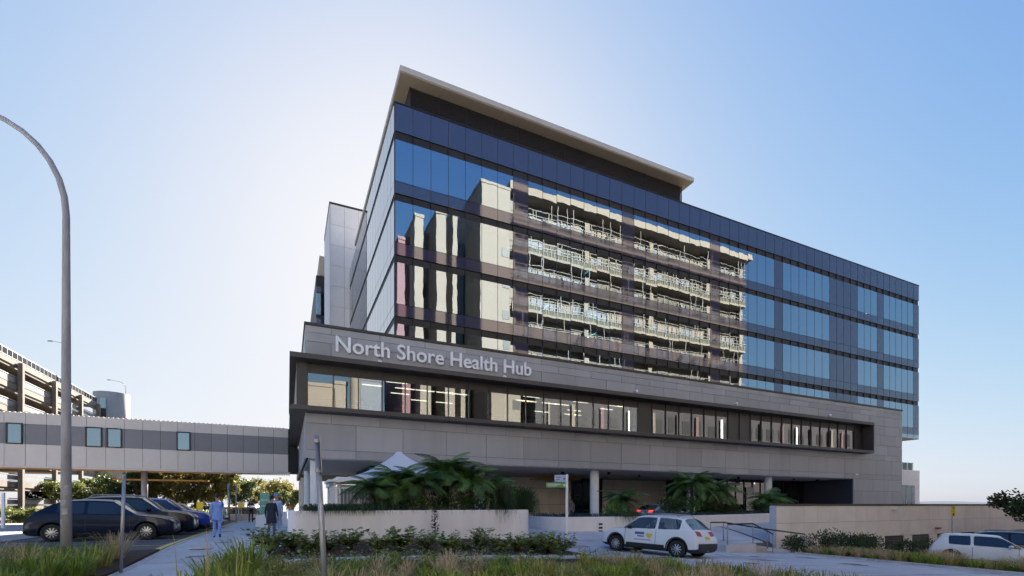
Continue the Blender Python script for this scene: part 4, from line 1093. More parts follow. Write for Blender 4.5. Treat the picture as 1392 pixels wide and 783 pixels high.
    for mi, fs in groups.items():
        if mi == 3:
            parts = {}
            # split the side glass into its separate panes
            adj = {}
            for k, (vv, s_) in enumerate(fs):
                for v in vv: adj.setdefault(v, []).append(k)
            seen = set(); comps = []
            for k in range(len(fs)):
                if k in seen: continue
                st = [k]; seen.add(k); cc = []
                while st:
                    q = st.pop(); cc.append(q)
                    for v in fs[q][0]:
                        for z in adj[v]:
                            if z not in seen: seen.add(z); st.append(z)
                comps.append([fs[q] for q in cc])
            out['side_window'] = comps
        else: out[{0: 'body', 1: 'windscreen', 2: 'rear_window', 4: 'underbody'}[mi]] = [fs]
    return V, out, bvh, dict(fx=fx, rx=rx, wr=wr_, belt=belt, hood=hood, gc=gc, f=f, r=r, hw=hw, bB=bB, H=H, rf=rf, rr=rr, cowl=cowl, tg=tg, L=L_)
def patch(bvh, origins, d, off=.008):
    """A skin that lies on the body: rays from a grid of origins along d, lifted off by a few millimetres."""
    mb = MB(); rows = []; d = Vector(d).normalized()
    for row in origins:
        rr_ = []
        for o in row:
            h = bvh.ray_cast(Vector(o), d)
            if h[0] is None: return None
            n = h[1] if h[1].dot(d) < 0 else -h[1]
            rr_.append(h[0] + n * off)
        rows.append(rr_)
    m, n = len(rows), len(rows[0])
    for r_ in rows: mb.v += [tuple(p) for p in r_]
    for j in range(m - 1):
        for i in range(n - 1): k = j*n + i; mb.f.append((k, k+1, k+n+1, k+n)); mb.m.append(0)
    return mb
def grid(o0, e1, e2, n=6, m=4):
    o0, e1, e2 = Vector(o0), Vector(e1), Vector(e2)
    return [[o0 + e1 * (i / n) + e2 * (j / m) for i in range(n + 1)] for j in range(m + 1)]
_car_cache = {}
def make_car(label, x, y, rz, dims, style, pm, name='parked_car', glassm='car_glass', plate=None, rails=False, cladding=False, group=None, lights_on=False, cat='car', dark_rims=False, z=None):
    key = (dims, style)
    if key not in _car_cache: _car_cache[key] = car_meshes(*dims, style, cladding)
    V, out, bvh, q = _car_cache[key]
    hx, hy = math.cos(rz), math.sin(rz); b2 = q['L'] * .31
    zf_, zr_ = G(x + hx*b2, y + hy*b2), G(x - hx*b2, y - hy*b2); zl, zr2 = G(x - hy*.8, y + hx*.8), G(x + hy*.8, y - hx*.8)
    t = thing(name, label, cat, (x, y, (z if z is not None else (zf_ + zr_)/2) - .01), rz, group)
    t.rotation_euler = (math.atan2(zl - zr2, 1.6), -math.atan2(zf_ - zr_, 2*b2), rz)
    if z is not None: t.rotation_euler = (0, 0, rz)
    def sub(nm, fs, mm, par=t):
        used = {}; vv = []; ff = []
        for f_, s_ in fs:
            for v in f_:
                if v not in used: used[v] = len(vv); vv.append(V[v])
            ff.append(tuple(used[v] for v in f_))
        me = bpy.data.meshes.new(nm); me.from_pydata(vv, [], ff); me.materials.append(mm); me.polygons.foreach_set('use_smooth', [s_ for _, s_ in fs])
        me.update(); o = bpy.data.objects.new(nm, me); col.objects.link(o); o.parent = par; return o
    def add(nm, mb, mm, smooth=True, par=t):
        if mb is None: return None
        o = bpy.data.objects.new(nm, mb.mesh(nm, mm, smooth)); col.objects.link(o); o.parent = par; return o
    body = sub('body', out['body'][0], pm)
    for nm in ('windscreen', 'rear_window'):
        if nm in out: sub(nm, out[nm][0], M[glassm])
    for fs in out.get('side_window', []): sub('side_window', fs, M[glassm])
    if 'underbody' in out: sub('underbody', out['underbody'][0], M['trim'])
    hw, f, r, gc, belt, hood, H = q['hw'], q['f'], q['r'], q['gc'], q['belt'], q['hood'], q['H']
    for s in (-1, 1):
        for wx_ in (q['fx'], q['rx']):
            wr = q['wr']; c = (wx_, s * (hw - .115), wr)
            tw = MB().lathe([(wr*.60, -.10), (wr*.93, -.11), (wr, -.085), (wr, .085), (wr*.93, .11), (wr*.60, .10)], 28, 'y', (0, 0, 0))
            wo = bpy.data.objects.new('wheel', tw.mesh('wheel', M['tyre'], True)); col.objects.link(wo); wo.parent = t; wo.location = c
            rm = MB(); rm.lathe([(wr*.66, -.02), (wr*.66, s*.095), (wr*.60, s*.10), (wr*.58, s*.06)], 24, 'y')
            for k in range(10):
                a = 2*math.pi*k/10; ca, sa = math.cos(a), math.sin(a)
                p0, p1 = Vector((ca*.05, s*.085, sa*.05)), Vector((ca*wr*.6, s*.075, sa*wr*.6)); n_ = Vector((-sa, 0, ca)) * .021
                rm.quad(*( (p0 - n_, p0 + n_, p1 + n_, p1 - n_) if s < 0 else (p0 + n_, p0 - n_, p1 - n_, p1 + n_)))
            rm.lathe([(0, s*.095), (.055, s*.09), (.06, s*.06)], 12, 'y')
            o = bpy.data.objects.new('rim', rm.mesh('rim', M['trim' if dark_rims else 'rim'])); col.objects.link(o); o.parent = wo
            o2 = bpy.data.objects.new('brake_disc', MB().lathe([(0, s*.03), (wr*.62, s*.03)], 20, 'y').mesh('brake_disc', M['trim'])); col.objects.link(o2); o2.parent = wo
        # lamps
        zl_ = hood * .80
        o = add('headlight', patch(bvh, grid((f + 1, s*hw*.50, zl_ - .085), (-.0, s*hw*.36, .03), (0, 0, .13)), (-1, -s*.12, 0)), M['lamp_clear'])
        zt_ = belt * .88
        o = add('tail_light', patch(bvh, grid((r - 1, s*hw*.50, zt_ - .02), (0, s*hw*.40, .02), (0, 0, .17)), (1, -s*.1, 0)), M['lamp_red_on' if lights_on else 'lamp_red'])
        o = add('tail_light', patch(bvh, grid((r + .07, s*(hw + 1), zt_ - .02), (.42, 0, .06), (0, 0, .15)), (0, -s, 0)), M['lamp_red_on' if lights_on else 'lamp_red'])
        # door seams, handles, mirror
        for xs_ in (q['cowl'] - .18, q['bB'], lerp(q['bB'], q['rr'], .86)):
            add('door_seam', patch(bvh, grid((xs_, s*(hw + 1), gc + .2), (.016, 0, 0), (0, 0, belt - gc - .2), 1, 10), (0, -s, 0), .003), M['trim'])
        for xs_ in (q['bB'] + .12, lerp(q['bB'], q['rr'], .80)):
            add('door_handle', patch(bvh, grid((xs_, s*(hw + 1), belt - .14), (.19, 0, 0), (0, 0, .035), 3, 1), (0, -s, 0), .03), pm)
        add('sill_trim', patch(bvh, grid((q['fx'] - .5, s*(hw + 1), gc + .10), (q['rx'] - q['fx'] + 1.0, 0, 0), (0, 0, .16 if cladding else .05), 12, 2), (0, -s, 0), .012), M['trim'])
        mx = q['cowl'] - .42; mir = MB().ell((mx, s*(hw + .07), belt + .07), (.09, .11, .075), 10, 6); mir.tube([(mx - .02, s*(hw - .06), belt + .0), (mx, s*(hw + .04), belt + .04)], .025, 6)
        add('mirror', mir, M['trim'] if cladding else pm)
        if rails: add('roof_rail', MB().tube([(q['rf'] - .1, s*hw*.66, H*.955), (q['rf'] - .25, s*hw*.68, H + .025), (q['rr'] + .3, s*hw*.66, H + .02), (q['rr'] + .15, s*hw*.65, H*.95)], .02, 6), M['steel'])
        if cladding:                                    # arch mouldings
            for wx_ in (q['fx'], q['rx']):
                am = MB(); ok = True; rr0 = q['wr'] + .065
                pr = []
                for k in range(13):
                    a = R(lerp(0, 180, k/12)); rowp = []
                    for ra in (rr0 + .003, rr0 + .055):
                        h = bvh.ray_cast(Vector((wx_ + ra*math.cos(a), s*(hw + 1), q['wr'] + .01 + ra*math.sin(a))), Vector((0, -s, 0)))
                        rowp.append(Vector((wx_ + ra*math.cos(a), (s*(abs(h[0].y) + .014) if h[0] is not None and abs(h[0].y) > hw*.6 else s*hw*.97), q['wr'] + .01 + ra*math.sin(a))))
                    pr.append(rowp)
                for k in range(12): am.quad(pr[k][0], pr[k][1], pr[k+1][1], pr[k+1][0])
                add('arch_trim', am, M['trim'])
    add('grille', patch(bvh, grid((f + 1, -hw*.42, hood*.62), (0, hw*.84, 0), (0, 0, .14), 8, 3), (-1, 0, 0)), M['trim'])
    add('lower_grille', patch(bvh, grid((f + 1, -hw*.55, gc + .12), (0, hw*1.1, 0), (0, 0, .13), 8, 3), (-1, 0, 0)), M['trim'])
    add('front_plate', patch(bvh, grid((f + 1, -.19, hood*.50), (0, .38, 0), (0, 0, .10), 3, 1), (-1, 0, 0), .02), M[plate or 'plate_w'])
    add('rear_plate', patch(bvh, grid((r - 1, -.19, belt*.74), (0, .38, 0), (0, 0, .11), 3, 1), (1, 0, 0), .02), M[plate or 'plate_w'])
    add('rear_bumper_trim', patch(bvh, grid((r - 1, -hw*.86, gc + .14), (0, hw*1.72, 0), (0, 0, .26 if cladding else .1), 10, 3), (1, 0, 0), .01), M['trim'])
    # seats and wheel seen through clear glass
    if glassm == 'car_glass_clear':
        se = MB()
        for sx_ in (q['rf'] - .35, q['bB'] - .75):
            for sy_ in (-.38, .38):
                se.box(sx_ - .1, sx_ + .06, sy_ - .22, sy_ + .22, gc + .25, belt + .10); se.box(sx_ - .07, sx_ + .02, sy_ - .11, sy_ + .11, belt + .11, belt + .30)
        add('seats', se, M['trim'], False)
    return t, bvh, q, add
navy = paint('navy_paint', (.007, .012, .035)); blackp = paint('black_blue_paint', (.005, .008, .018)); bluep = paint('bright_blue_paint', (.012, .05, .30))
greyp = paint('grey_paint', (.06, .065, .08)); whitep = paint('white_car_paint', (.74, .75, .76)); silver = paint('silver_paint', (.40, .40, .40), .5)
beigep = paint('beige_paint', (.60, .56, .50))
PG = 'cars parked nose to the footpath'
make_car('dark navy hatchback parked nearest, behind the tall lamp pole', -6.25, 23.45, 0, (4.45, 1.84, 1.55), 'coupe', navy, group=PG)
make_car('black sport utility car parked second from the lamp pole', -6.1, 26.2, 0, (4.65, 1.9, 1.72), 'suv', blackp, rails=True, group=PG)
make_car('bright blue sport utility car in the parked row', -5.75, 29.0, 0, (4.5, 1.86, 1.67), 'suv', bluep, group=PG)
make_car('dark grey sedan parked beyond the bright blue car', -5.6, 31.8, 0, (4.6, 1.82, 1.46), 'sedan', greyp, group=PG)
t, bvh, q, add = make_car('white small sport utility car with yellow heart on door turning into driveway', 13.45, 15.15, R(108), (4.33, 1.80, 1.61), 'suv', whitep, 'car', 'car_glass_clear', 'plate_y', rails=True, cladding=True)
# door emblem: a yellow heart with lines of blue lettering, on the side that faces the street
hm = MB(); cx_, cz_ = q['bB'] + .28, q['belt'] - .22; hp = []
for k in range(24):
    a = 2*math.pi*k/24; hx_, hz_ = 16*math.sin(a)**3/16*.14, (13*math.cos(a) - 5*math.cos(2*a) - 2*math.cos(3*a) - math.cos(4*a))/16*.13
    h = bvh.ray_cast(Vector((cx_ + hx_, 2, cz_ + hz_)), Vector((0, -1, 0)))
    hp.append(h[0] + Vector((0, .006, 0)))
hm.poly(hp); add('heart_emblem', hm, M['plate_y'])
bl = mat('blue_lettering', (.10, .13, .28), .5)
for k, (x0, x1, dz, hh) in enumerate(((.50, .92, .02, .10), (.50, .80, -.07, .05), (.20, .95, -.19, .025))):
    add('door_lettering', patch(bvh, grid((q['bB'] + x0, 2, q['belt'] - .22 + dz), (x1 - x0, 0, 0), (0, 0, hh), 4, 1), (0, -1, 0), .005), bl)
make_car('silver sedan with glowing tail lights on the drop off road under the building', 25.0, 27.4, R(14), (4.7, 1.84, 1.44), 'coupe', silver, 'car', lights_on=True)
t, bvh, q, add = make_car('white hatchback with black side stripe parked behind the right grass strip', 29.03, 10.67, R(-65), (4.27, 1.80, 1.46), 'hatch', whitep, group='cars parked below the boundary wall')
for s in (-1, 1): add('side_stripe', patch(bvh, grid((q['rx'] - .1, s*2, q['gc'] + .46), (q['fx'] - q['rx'] - .35, 0, 0), (0, 0, .07), 12, 1), (0, -s, 0), .006), M['trim'])
make_car('dark navy car with roof rails parked beyond the white hatchback', 33.2, 11.0, R(-65), (4.7, 1.9, 1.70), 'suv', navy, rails=True, group='cars parked below the boundary wall')
mx, my = at(331, 60)
make_car('beige white minibus on the far crossing road', mx, my, R(-12), (5.3, 1.95, 2.15), 'van', beigep, 'minibus', cat='minibus')
# ================================================================ people
def seg_d(p, a, b):
    ab = b - a; t = max(0, min(1, (p - a).dot(ab) / max(ab.length_squared, 1e-9))); return (a + ab*t - p).length
def person(label, x, y, z, rz, h, cols, pose='stand', hair='short', coat=False, gown=False, cap=None, lanyard=False, arms='down', name='person'):
    """Figure facing local +X, built as one skinned surface; cols = skin, top, trousers, shoes, hair."""
    k = h / 1.75; P = {}; E = []; rad = {}; tagm = {}
    def pt(n, c, r): P[n] = Vector(c) * k; rad[n] = (r[0]*k, r[1]*k) if isinstance(r, tuple) else (r*k, r*k)
    sit = pose == 'sit'
    hz = .95 if not sit else .50
    pt('pelvis', (0, 0, hz), (.135, .165)); pt('waist', (.01, 0, hz + .17), (.115, .145)); pt('chest', (.015, 0, hz + .37), (.125, .175))
    pt('neckb', (-.005, 0, hz + .525), (.07, .085)); pt('neck', (.01, 0, hz + .60), .052); pt('jaw', (.035, 0, hz + .665), (.066, .062)); pt('head', (.025, 0, hz + .735), (.092, .076)); pt('crown', (.01, 0, hz + .79), (.06, .055))
    chain = ['pelvis', 'waist', 'chest', 'neckb', 'neck', 'jaw', 'head', 'crown']
    E += list(zip(chain, chain[1:]))
    pt('nose', (.125, 0, hz + .70), .014); E.append(('jaw', 'nose'))
    for s, nm in ((1, 'l'), (-1, 'r')):
        pt(nm + 'sh', (-.005, s*.175, hz + .47), (.062, .06))
        if arms == 'front': el, wr, ha = (.05, s*.235, hz + .21), (.24, s*.10, hz + .16), (.30, s*.05, hz + .16)
        elif arms == 'rest': el, wr, ha = (.18, s*.27, hz + .22), (.40, s*.15, hz + .28), (.47, s*.12, hz + .28)
        else:
            sw = (.10 if pose == 'walk' else .02) * s
            el, wr, ha = (-.03 - sw*.6, s*.235, hz + .18), (.05 - sw, s*.245, hz - .05), (.075 - sw*1.1, s*.235, hz - .13)
        pt(nm + 'el', el, .044); pt(nm + 'wr', wr, .030); pt(nm + 'ha', ha, (.020, .036))
        E += [('chest', nm + 'sh'), (nm + 'sh', nm + 'el'), (nm + 'el', nm + 'wr'), (nm + 'wr', nm + 'ha')]
        d = (Vector(ha) - Vector(wr)).normalized(); side = Vector((0, 0, 1)).cross(d); side = side.normalized() if side.length > .2 else Vector((1, 0, 0))
        for i, (o_, l_) in enumerate(((-.026, .062), (-.009, .072), (.009, .068), (.026, .052))):
            b_ = Vector(ha) + side*o_ + d*.02; m_ = b_ + d*l_*.6 + Vector((.008, 0, 0)); e_ = m_ + d*l_*.35 + Vector((.014, 0, -.004))
            for q_, pp in (('a', b_), ('b', m_), ('c', e_)): pt(f'{nm}f{i}{q_}', pp, .0085)
            E += [(nm + 'ha', f'{nm}f{i}a'), (f'{nm}f{i}a', f'{nm}f{i}b'), (f'{nm}f{i}b', f'{nm}f{i}c')]
        th = Vector(wr) + d*.03 + Vector((.028, -s*.006, 0)); th2 = th + d*.035 + Vector((.02, 0, 0))
        pt(nm + 't0', th, .010); pt(nm + 't1', th2, .009); E += [(nm + 'wr', nm + 't0'), (nm + 't0', nm + 't1')]
        if sit: hip, kn, an, toe = (0, s*.09, hz - .02), (.42, s*.11, hz), (.42, s*.11, .09), (.60, s*.12, .04)
        elif pose == 'walk':
            if s > 0: hip, kn, an, toe = (0, .085, hz - .05), (.16, .09, .51), (.20, .09, .10), (.38, .10, .055)
            else: hip, kn, an, toe = (0, -.085, hz - .05), (-.02, -.09, .50), (-.30, -.09, .19), (-.24, -.10, .05)
        else: hip, kn, an, toe = (0, s*.085, hz - .05), (.02, s*.10, .50), (-.02, s*.11, .09), (.15, s*.135, .04)
        pt(nm + 'hip', hip, .098); pt(nm + 'kn', kn, .062); pt(nm + 'an', an, .046); pt(nm + 'toe', toe, (.035, .042))
        E += [('pelvis', nm + 'hip'), (nm + 'hip', nm + 'kn'), (nm + 'kn', nm + 'an'), (nm + 'an', nm + 'toe')]
    baggy = 1.0
    if coat or gown:
        for n in ('pelvis', 'waist', 'chest'): rad[n] = (rad[n][0]*1.12, rad[n][1]*1.08)
    names = list(P); idx = {n: i for i, n in enumerate(names)}
    me = bpy.data.meshes.new('sk'); me.from_pydata([P[n] for n in names], [(idx[a], idx[b_]) for a, b_ in E], [])
    o = bpy.data.objects.new('sk', me); col.objects.link(o)
    o.modifiers.new('k', 'SKIN')
    if not me.skin_vertices: return None
    for n in names:
        sv = me.skin_vertices[0].data[idx[n]]; sv.radius = rad[n]; sv.use_root = (n == 'pelvis')
    ms = o.modifiers.new('s', 'SUBSURF'); ms.levels = 2; ms.render_levels = 2
    dg = bpy.context.evaluated_depsgraph_get(); dg.update(); full = bpy.data.meshes.new_from_object(o.evaluated_get(dg)); bpy.data.objects.remove(o)
    SK, TP, TR, SH, HR = cols
    full.materials.clear()
    for m_ in (SK, TP, TR, SH): full.materials.append(m_)
    def cls(a, b_):
        n = b_
        if n in ('neck', 'jaw', 'head', 'crown', 'nose') or n[1:] in ('ha',) or n[1:2] in ('f', 't') and n[1:3] != 'to': return 0
        if n[1:] == 'toe': return 3
        if n[1:] in ('hip', 'kn', 'an'): return 2
        return 1
    B = [(P[a], P[b_], cls(a, b_)) for a, b_ in E]
    for p in full.polygons:
        c = p.center; bd = min(B, key=lambda s: seg_d(c, s[0], s[1])); p.material_index = bd[2]; p.use_smooth = True
        if not sit and bd[2] in (1, 2): p.material_index = 2 if c.z < (hz - .10)*k and abs(c.y) < .19*k else 1 if abs(c.y) < .19*k or bd[2] == 1 else 2
    zmin = min(v.co.z for v in full.vertices)
    t = thing(name, label, 'person', (x, y, z - (zmin if not sit else 0)), rz)
    bo = bpy.data.objects.new('body', full); col.objects.link(bo); bo.parent = t; full.name = 'body'
    def add(nm, mb, mm, smooth=True):
        q_ = bpy.data.objects.new(nm, mb.mesh(nm, mm, smooth)); col.objects.link(q_); q_.parent = t; return q_
    hc = P['head']; hb_ = MB().ell((hc.x - .018*k, 0, hc.z + .030*k), (.100*k, .088*k, .098*k), 14, 8)
    hb_.v = [(vx, vy, vz) if not (vx > hc.x + .055*k and vz < hc.z + .06*k) else (hc.x + .03*k, vy*.9, max(vz, hc.z + .05*k)) for vx, vy, vz in hb_.v]
    if hair == 'ponytail': hb_.tube([(hc.x - .10*k, 0, hc.z + .05*k), (hc.x - .15*k, 0, hc.z - .02*k), (hc.x - .13*k, 0, hc.z - .15*k)], [.03*k, .038*k, .012*k], 8)
    if hair == 'long': hb_.tube([(hc.x - .05*k, 0, hc.z + .03*k), (hc.x - .08*k, 0, hc.z - .10*k), (hc.x - .08*k, 0, hc.z - .22*k)], [.085*k, .09*k, .06*k], 10)
    if cap: add('cap', MB().ell((hc.x - .01*k, 0, hc.z + .045*k), (.112*k, .10*k, .085*k), 14, 8), cap)
    add('hair', hb_, HR)
    fe = MB()
    for s in (-1, 1): fe.ell((hc.x + .082*k, s*.032*k, hc.z - .01*k), (.010*k, .013*k, .008*k), 6, 4); fe.ell((hc.x - .01*k, s*.082*k, hc.z - .015*k), (.02*k, .012*k, .032*k), 6, 4, 1)
    fe.ell((hc.x + .072*k, 0, hc.z - .088*k), (.010*k, .026*k, .007*k), 6, 4)
    q_ = bpy.data.objects.new('face', fe.mesh('face', [M['black'], SK], True)); col.objects.link(q_); q_.parent = t
    if coat or gown:
        lo = .60 if coat else .42
        prof = [(1.55, .50), (1.25, .30), (1.14, .12), (1.2, -.05), (1.35, lo - .95 + .2), (1.45, lo - .95)]
        mb = MB(); rings = []
        for (sc_, dz) in prof[1:]:
            rings.append(len(mb.v))
            for j in range(18):
                a = 2*math.pi*j/18; mb.v.append((.125*sc_*math.cos(a)*k, .165*sc_*math.sin(a)*k*.92, (hz + dz)*k))
        for i in range(len(rings) - 1):
            for j in range(18): mb.f.append((rings[i+1]+j, rings[i+1]+(j+1) % 18, rings[i]+(j+1) % 18, rings[i]+j)); mb.m.append(0)
        add('coat' if coat else 'gown', mb, TP)
    elif pose == 'walk':                               # loose tunic hem
        mb = MB(); rings = []
        for (sc_, dz) in ((1.08, .32), (1.12, .12), (1.24, -.06), (1.30, -.20)):
            rings.append(len(mb.v))
            for j in range(18): a = 2*math.pi*j/18; mb.v.append((.125*sc_*math.cos(a)*k, .165*sc_*math.sin(a)*k*.95, (hz + dz + .012*math.sin(3*a))*k))
        for i in range(3):
            for j in range(18): mb.f.append((rings[i+1]+j, rings[i+1]+(j+1) % 18, rings[i]+(j+1) % 18, rings[i]+j)); mb.m.append(0)
        add('tunic', mb, TP)
    if lanyard: add('papers', MB().box(.27*k, .29*k, -.10*k, .10*k, (hz + .14)*k, (hz + .36)*k), M['white'], False)
    return t
def cloth(n, c): return mat(n, c, .85, var=.12, scale=6, bump=.004, bscale=14)
skinA = mat('skin_a', (.34, .19, .13), .5, var=.05); skinB = mat('skin_b', (.45, .27, .20), .5, var=.05)
hairD = mat('dark_hair', (.018, .013, .011), .5, var=.2); shoeD = mat('dark_shoe', (.02, .02, .022), .5)
scrub = cloth('blue_scrubs', (.22, .36, .74)); navyc = cloth('navy_cloth', (.018, .02, .035)); gtr = cloth('slate_trousers', (.10, .10, .14)); gownc = cloth('pale_blue_gown', (.38, .52, .72))
px, py = -2.55, 22.4
person('person in loose pale blue scrubs walking away on the footpath', px, py, G(px, py), R(97), 1.74, (skinA, scrub, scrub, shoeD, hairD), 'walk')
px, py = at(369, 19.8); person('person with dark ponytail in black coat and grey trousers, back turned', px, py, G(px, py) + .005, R(70), 1.66, (skinB, navyc, gtr, shoeD, hairD), hair='ponytail', coat=True)
px, py = at(376.5, 20.4); person('person in pale blue gown and blue cap facing the black coat', px, py, G(px, py) + .005, R(235), 1.78, (skinB, gownc, gownc, shoeD, hairD), gown=True, cap=cloth('blue_cap', (.10, .32, .55)))
px, py = at(341, 36.5); person('person in dark uniform holding white papers, coming along the footpath', px, py, G(px, py), R(-82), 1.72, (skinB, navyc, navyc, shoeD, hairD), arms='front', lanyard=True, hair='long')
px, py = .72, 23.0; person('seated person in blue top behind the white planter corner', px, py, .18, R(-120), 1.72, (skinA, cloth('blue_top', (.09, .14, .33)), gtr, shoeD, hairD), 'sit', hair='long', arms='rest')
bn = thing('bench', 'small timber bench behind the white planter corner', 'bench', (.72, 23.0, .18))
build('seat', MB().box(.45, 1.1, 22.6, 23.5, .52, .58), M['timber'], bn)
for yy in (22.7, 23.3): build('leg', MB().box(.5, 1.05, yy, yy + .08, .18, .52), M['dark_metal'], bn)
pp = thing('plant_pot', 'small terracotta pot on the planter corner wall', 'plant pot', (.12, 21.5, EYE - .22))
build('pot', MB().lathe([(0, 0), (.07, 0), (.10, .17), (.085, .17), (0, .15)], 14, c=(.12, 21.5, EYE - .219)), mat('terracotta', (.40, .17, .07), .8), pp)
px, py = XonY(777, 33), 33.0; person('person in grey shirt standing near the entrance doors', px, py, .2, R(-150), 1.74, (skinB, cloth('grey_shirt', (.22, .22, .25)), gtr, shoeD, hairD))
# ================================================================ vegetation
def frond_mesh(L_, name, m, npair=22, seed=0):
    rnd = random.Random(seed); mb = MB(); pts = []
    for i in range(13):
        t = i / 12; pts.append(Vector((L_*(t - .12*t*t), 0, L_*(.42*t - .62*t*t + .02*math.sin(t*5)))))
    mb.tube(pts, [.014*(1 - .8*i/12) for i in range(13)], 4, 0)
    def cur(t):
        f = t*12; i = min(11, int(f)); return pts[i].lerp(pts[i+1], f - i)
    for i in range(npair):
        t = .10 + .88*i/(npair - 1); p = cur(t); tg = (cur(min(1, t + .03)) - cur(max(0, t - .03))).normalized()
        ln = L_*.30*math.sin(math.pi*min(1, (t*.92 + .08)))**.7*(1 - .35*t) + .02
        for s in (-1, 1):
            d = (Vector((0, s, 0))*.92 + tg*.45 + Vector((0, 0, -.14 - rnd.random()*.16))).normalized(); wv = tg*(L_*.0115)
            e = p + d*ln + Vector((0, 0, -.12*ln)); md = p + d*ln*.55
            n_ = 4
            # a pinna: comb of small leaflets
            for k in range(n_):
                a0, a1 = k/n_, (k + .86)/n_; q0 = p.lerp(e, a0); q1 = p.lerp(e, a1); wd = wv*(1.25 - .8*a0)
                mb.quad(q0 - wd, q1 - wd*.7 + d*.01, q1 + wd*.7 + d*.01, q0 + wd)
    return mb.mesh(name, m)
FR = [frond_mesh(1.0, 'frond', M['leaf_fern'], 30, s) for s in range(3)]
FRD = frond_mesh(1.0, 'dead_frond', M['leaf_red'], 18, 9)
fern_n = 0
def tree_fern(x, y, z0, zc, rad, n, label, seed):
    rnd = random.Random(seed)
    t = thing('tree_fern', label, 'tree fern', (x, y, z0), 0, 'tree ferns in the planters')
    tp = MB().tube([(x, y, z0 - .1), (x + .04, y, lerp(z0, zc, .5)), (x, y, zc)], [.14, .11, .09], 8)
    build('trunk', tp, M['fern_trunk'], t, True)
    for i in range(n):
        a = 2*math.pi*(i*.382 + rnd.random()*.06); tier = i / n
        o = bpy.data.objects.new('frond', FR[i % 3] if not (i == n - 1) else FRD); col.objects.link(o); o.parent = t; o.matrix_parent_inverse = wmat(t).inverted()
        s = rad*(.80 + .35*rnd.random()); o.scale = (s, s*rnd.uniform(.85, 1.15), s)
        o.location = (x, y, zc - .03*rnd.random()); o.rotation_euler = (rnd.uniform(-.25, .25), R(lerp(-48, 24, tier) + rnd.uniform(-9, 9)), a)
    return t
fz = EYE - .42
FD = [(506, 19.9, 2.10, 1.4, 26, 'leftmost tree fern over the white planter, beside the marquee'),
      (541, 20.3, 2.40, 1.65, 30, 'broad tree fern in front of the marquee peak'),
      (574, 19.7, 2.25, 1.5, 28, 'tree fern right of the marquee peak, low in the white planter'),
      (606, 20.4, 2.85, 1.75, 34, 'tallest tree fern in the middle of the white planter'),
      (640, 19.9, 2.55, 1.6, 30, 'tree fern right of the tallest in the white planter'),
      (668, 20.4, 2.25, 1.35, 24, 'rightmost tree fern in the white planter')]
for i, (u, Y, zc, rad, n, lb) in enumerate(FD): tree_fern(XonY(u, Y), Y, fz, zc, rad, n, lb, i)
for i, (u, Y, zc, rad, n, lb) in enumerate([(845, 22.9, 1.70, 1.6, 24, 'low spreading tree fern beside the white column in the curved planter'),
      (940, 23.6, 2.75, 2.0, 34, 'tall tree fern hiding the second column in the curved planter'),
      (972, 24.0, 2.25, 2.0, 32, 'wide tree fern right of the tall one in the curved planter'),
      (1046, 25.4, 1.75, 1.9, 28, 'tree fern behind the boundary wall end')]): tree_fern(XonY(u, Y), Y, .6, zc, rad, n, lb, 20 + i)
def blade(mb, p, a, h, lean, wd, rnd, m=0, droop=1.0):
    d = Vector((math.cos(a), math.sin(a), 0)); sd_ = Vector((-math.sin(a), math.cos(a), 0))*wd
    P = [Vector(p), Vector(p) + d*h*lean*.30 + Vector((0, 0, h*.45)), Vector(p) + d*h*lean*.70 + Vector((0, 0, h*.82)), Vector(p) + d*h*lean*1.15 + Vector((0, 0, h*(1.0 - .35*lean*droop)))]
    n = len(mb.v); mb.v += [tuple(q) for q in (P[0]-sd_, P[0]+sd_, P[1]-sd_*.9, P[1]+sd_*.9, P[2]-sd_*.65, P[2]+sd_*.65, P[3])]
    mb.f += [(n, n+1, n+3, n+2), (n+2, n+3, n+5, n+4), (n+4, n+5, n+6)]; mb.m += [m]*3
def tussock(mb, x, y, z, n, h, wd, rnd, spread=.12, lean=(.1, .9), m=0):
    for i in range(n):
        a = rnd.random()*6.283; r_ = spread*math.sqrt(rnd.random())
        blade(mb, (x + r_*math.cos(a), y + r_*math.sin(a), z - .02), a + rnd.uniform(-.5, .5), h*rnd.uniform(.55, 1.1), rnd.uniform(*lean), wd*rnd.uniform(.7, 1.2), rnd, m)
rnd = random.Random(11)
gg, go, gt = MB(), MB(), MB()
def inquad(x, y, q):
    s = 0
    for i in range(4):
        (x0, y0), (x1, y1) = q[i], q[(i+1) % 4]
        if (x1-x0)*(y-y0) - (y1-y0)*(x-x0) < 0: return False
    return True
def scatter(q, n, pick, dmin=.3):
    pts = []; xs = [p[0] for p in q]; ys = [p[1] for p in q]; tries = 0
    while len(pts) < n and tries < n*40:
        tries += 1; x, y = rnd.uniform(min(xs), max(xs)), rnd.uniform(min(ys), max(ys))
        if inquad(x, y, q) and all((x-a)**2 + (y-b)**2 > dmin**2 for a, b in pts):
            pts.append((x, y)); pick(x, y)
def pix(x, y):
    d = .4227*x + .906*y; r_ = .906*x - .4227*y; return 696 + 654*r_/d, d
def pickA(x, y):                                   # bed on the left
    z = G(x, y) + .05; u, d = pix(x, y); v = rnd.random(); k = rnd.uniform(.65, 1.15)
    if 150 < u < 200 and d < 12.5: tussock(gt, x, y, z, 200, .80, .005, rnd, .16, (.2, 1.1))
    elif v < .66: tussock(gg, x, y, z, 60, .62*k, .013, rnd, .20, (.15, 1.1))
    elif v < .84: tussock(go, x, y, z, 60, .60*k, .010, rnd, .18, (.15, 1.0))
    else: tussock(gt, x, y, z, 70, .80*k, .005, rnd, .12, (.1, .8))
    if rnd.random() < .10: tussock(gt, x, y, z, 10, 1.15, .004, rnd, .06, (.02, .3))
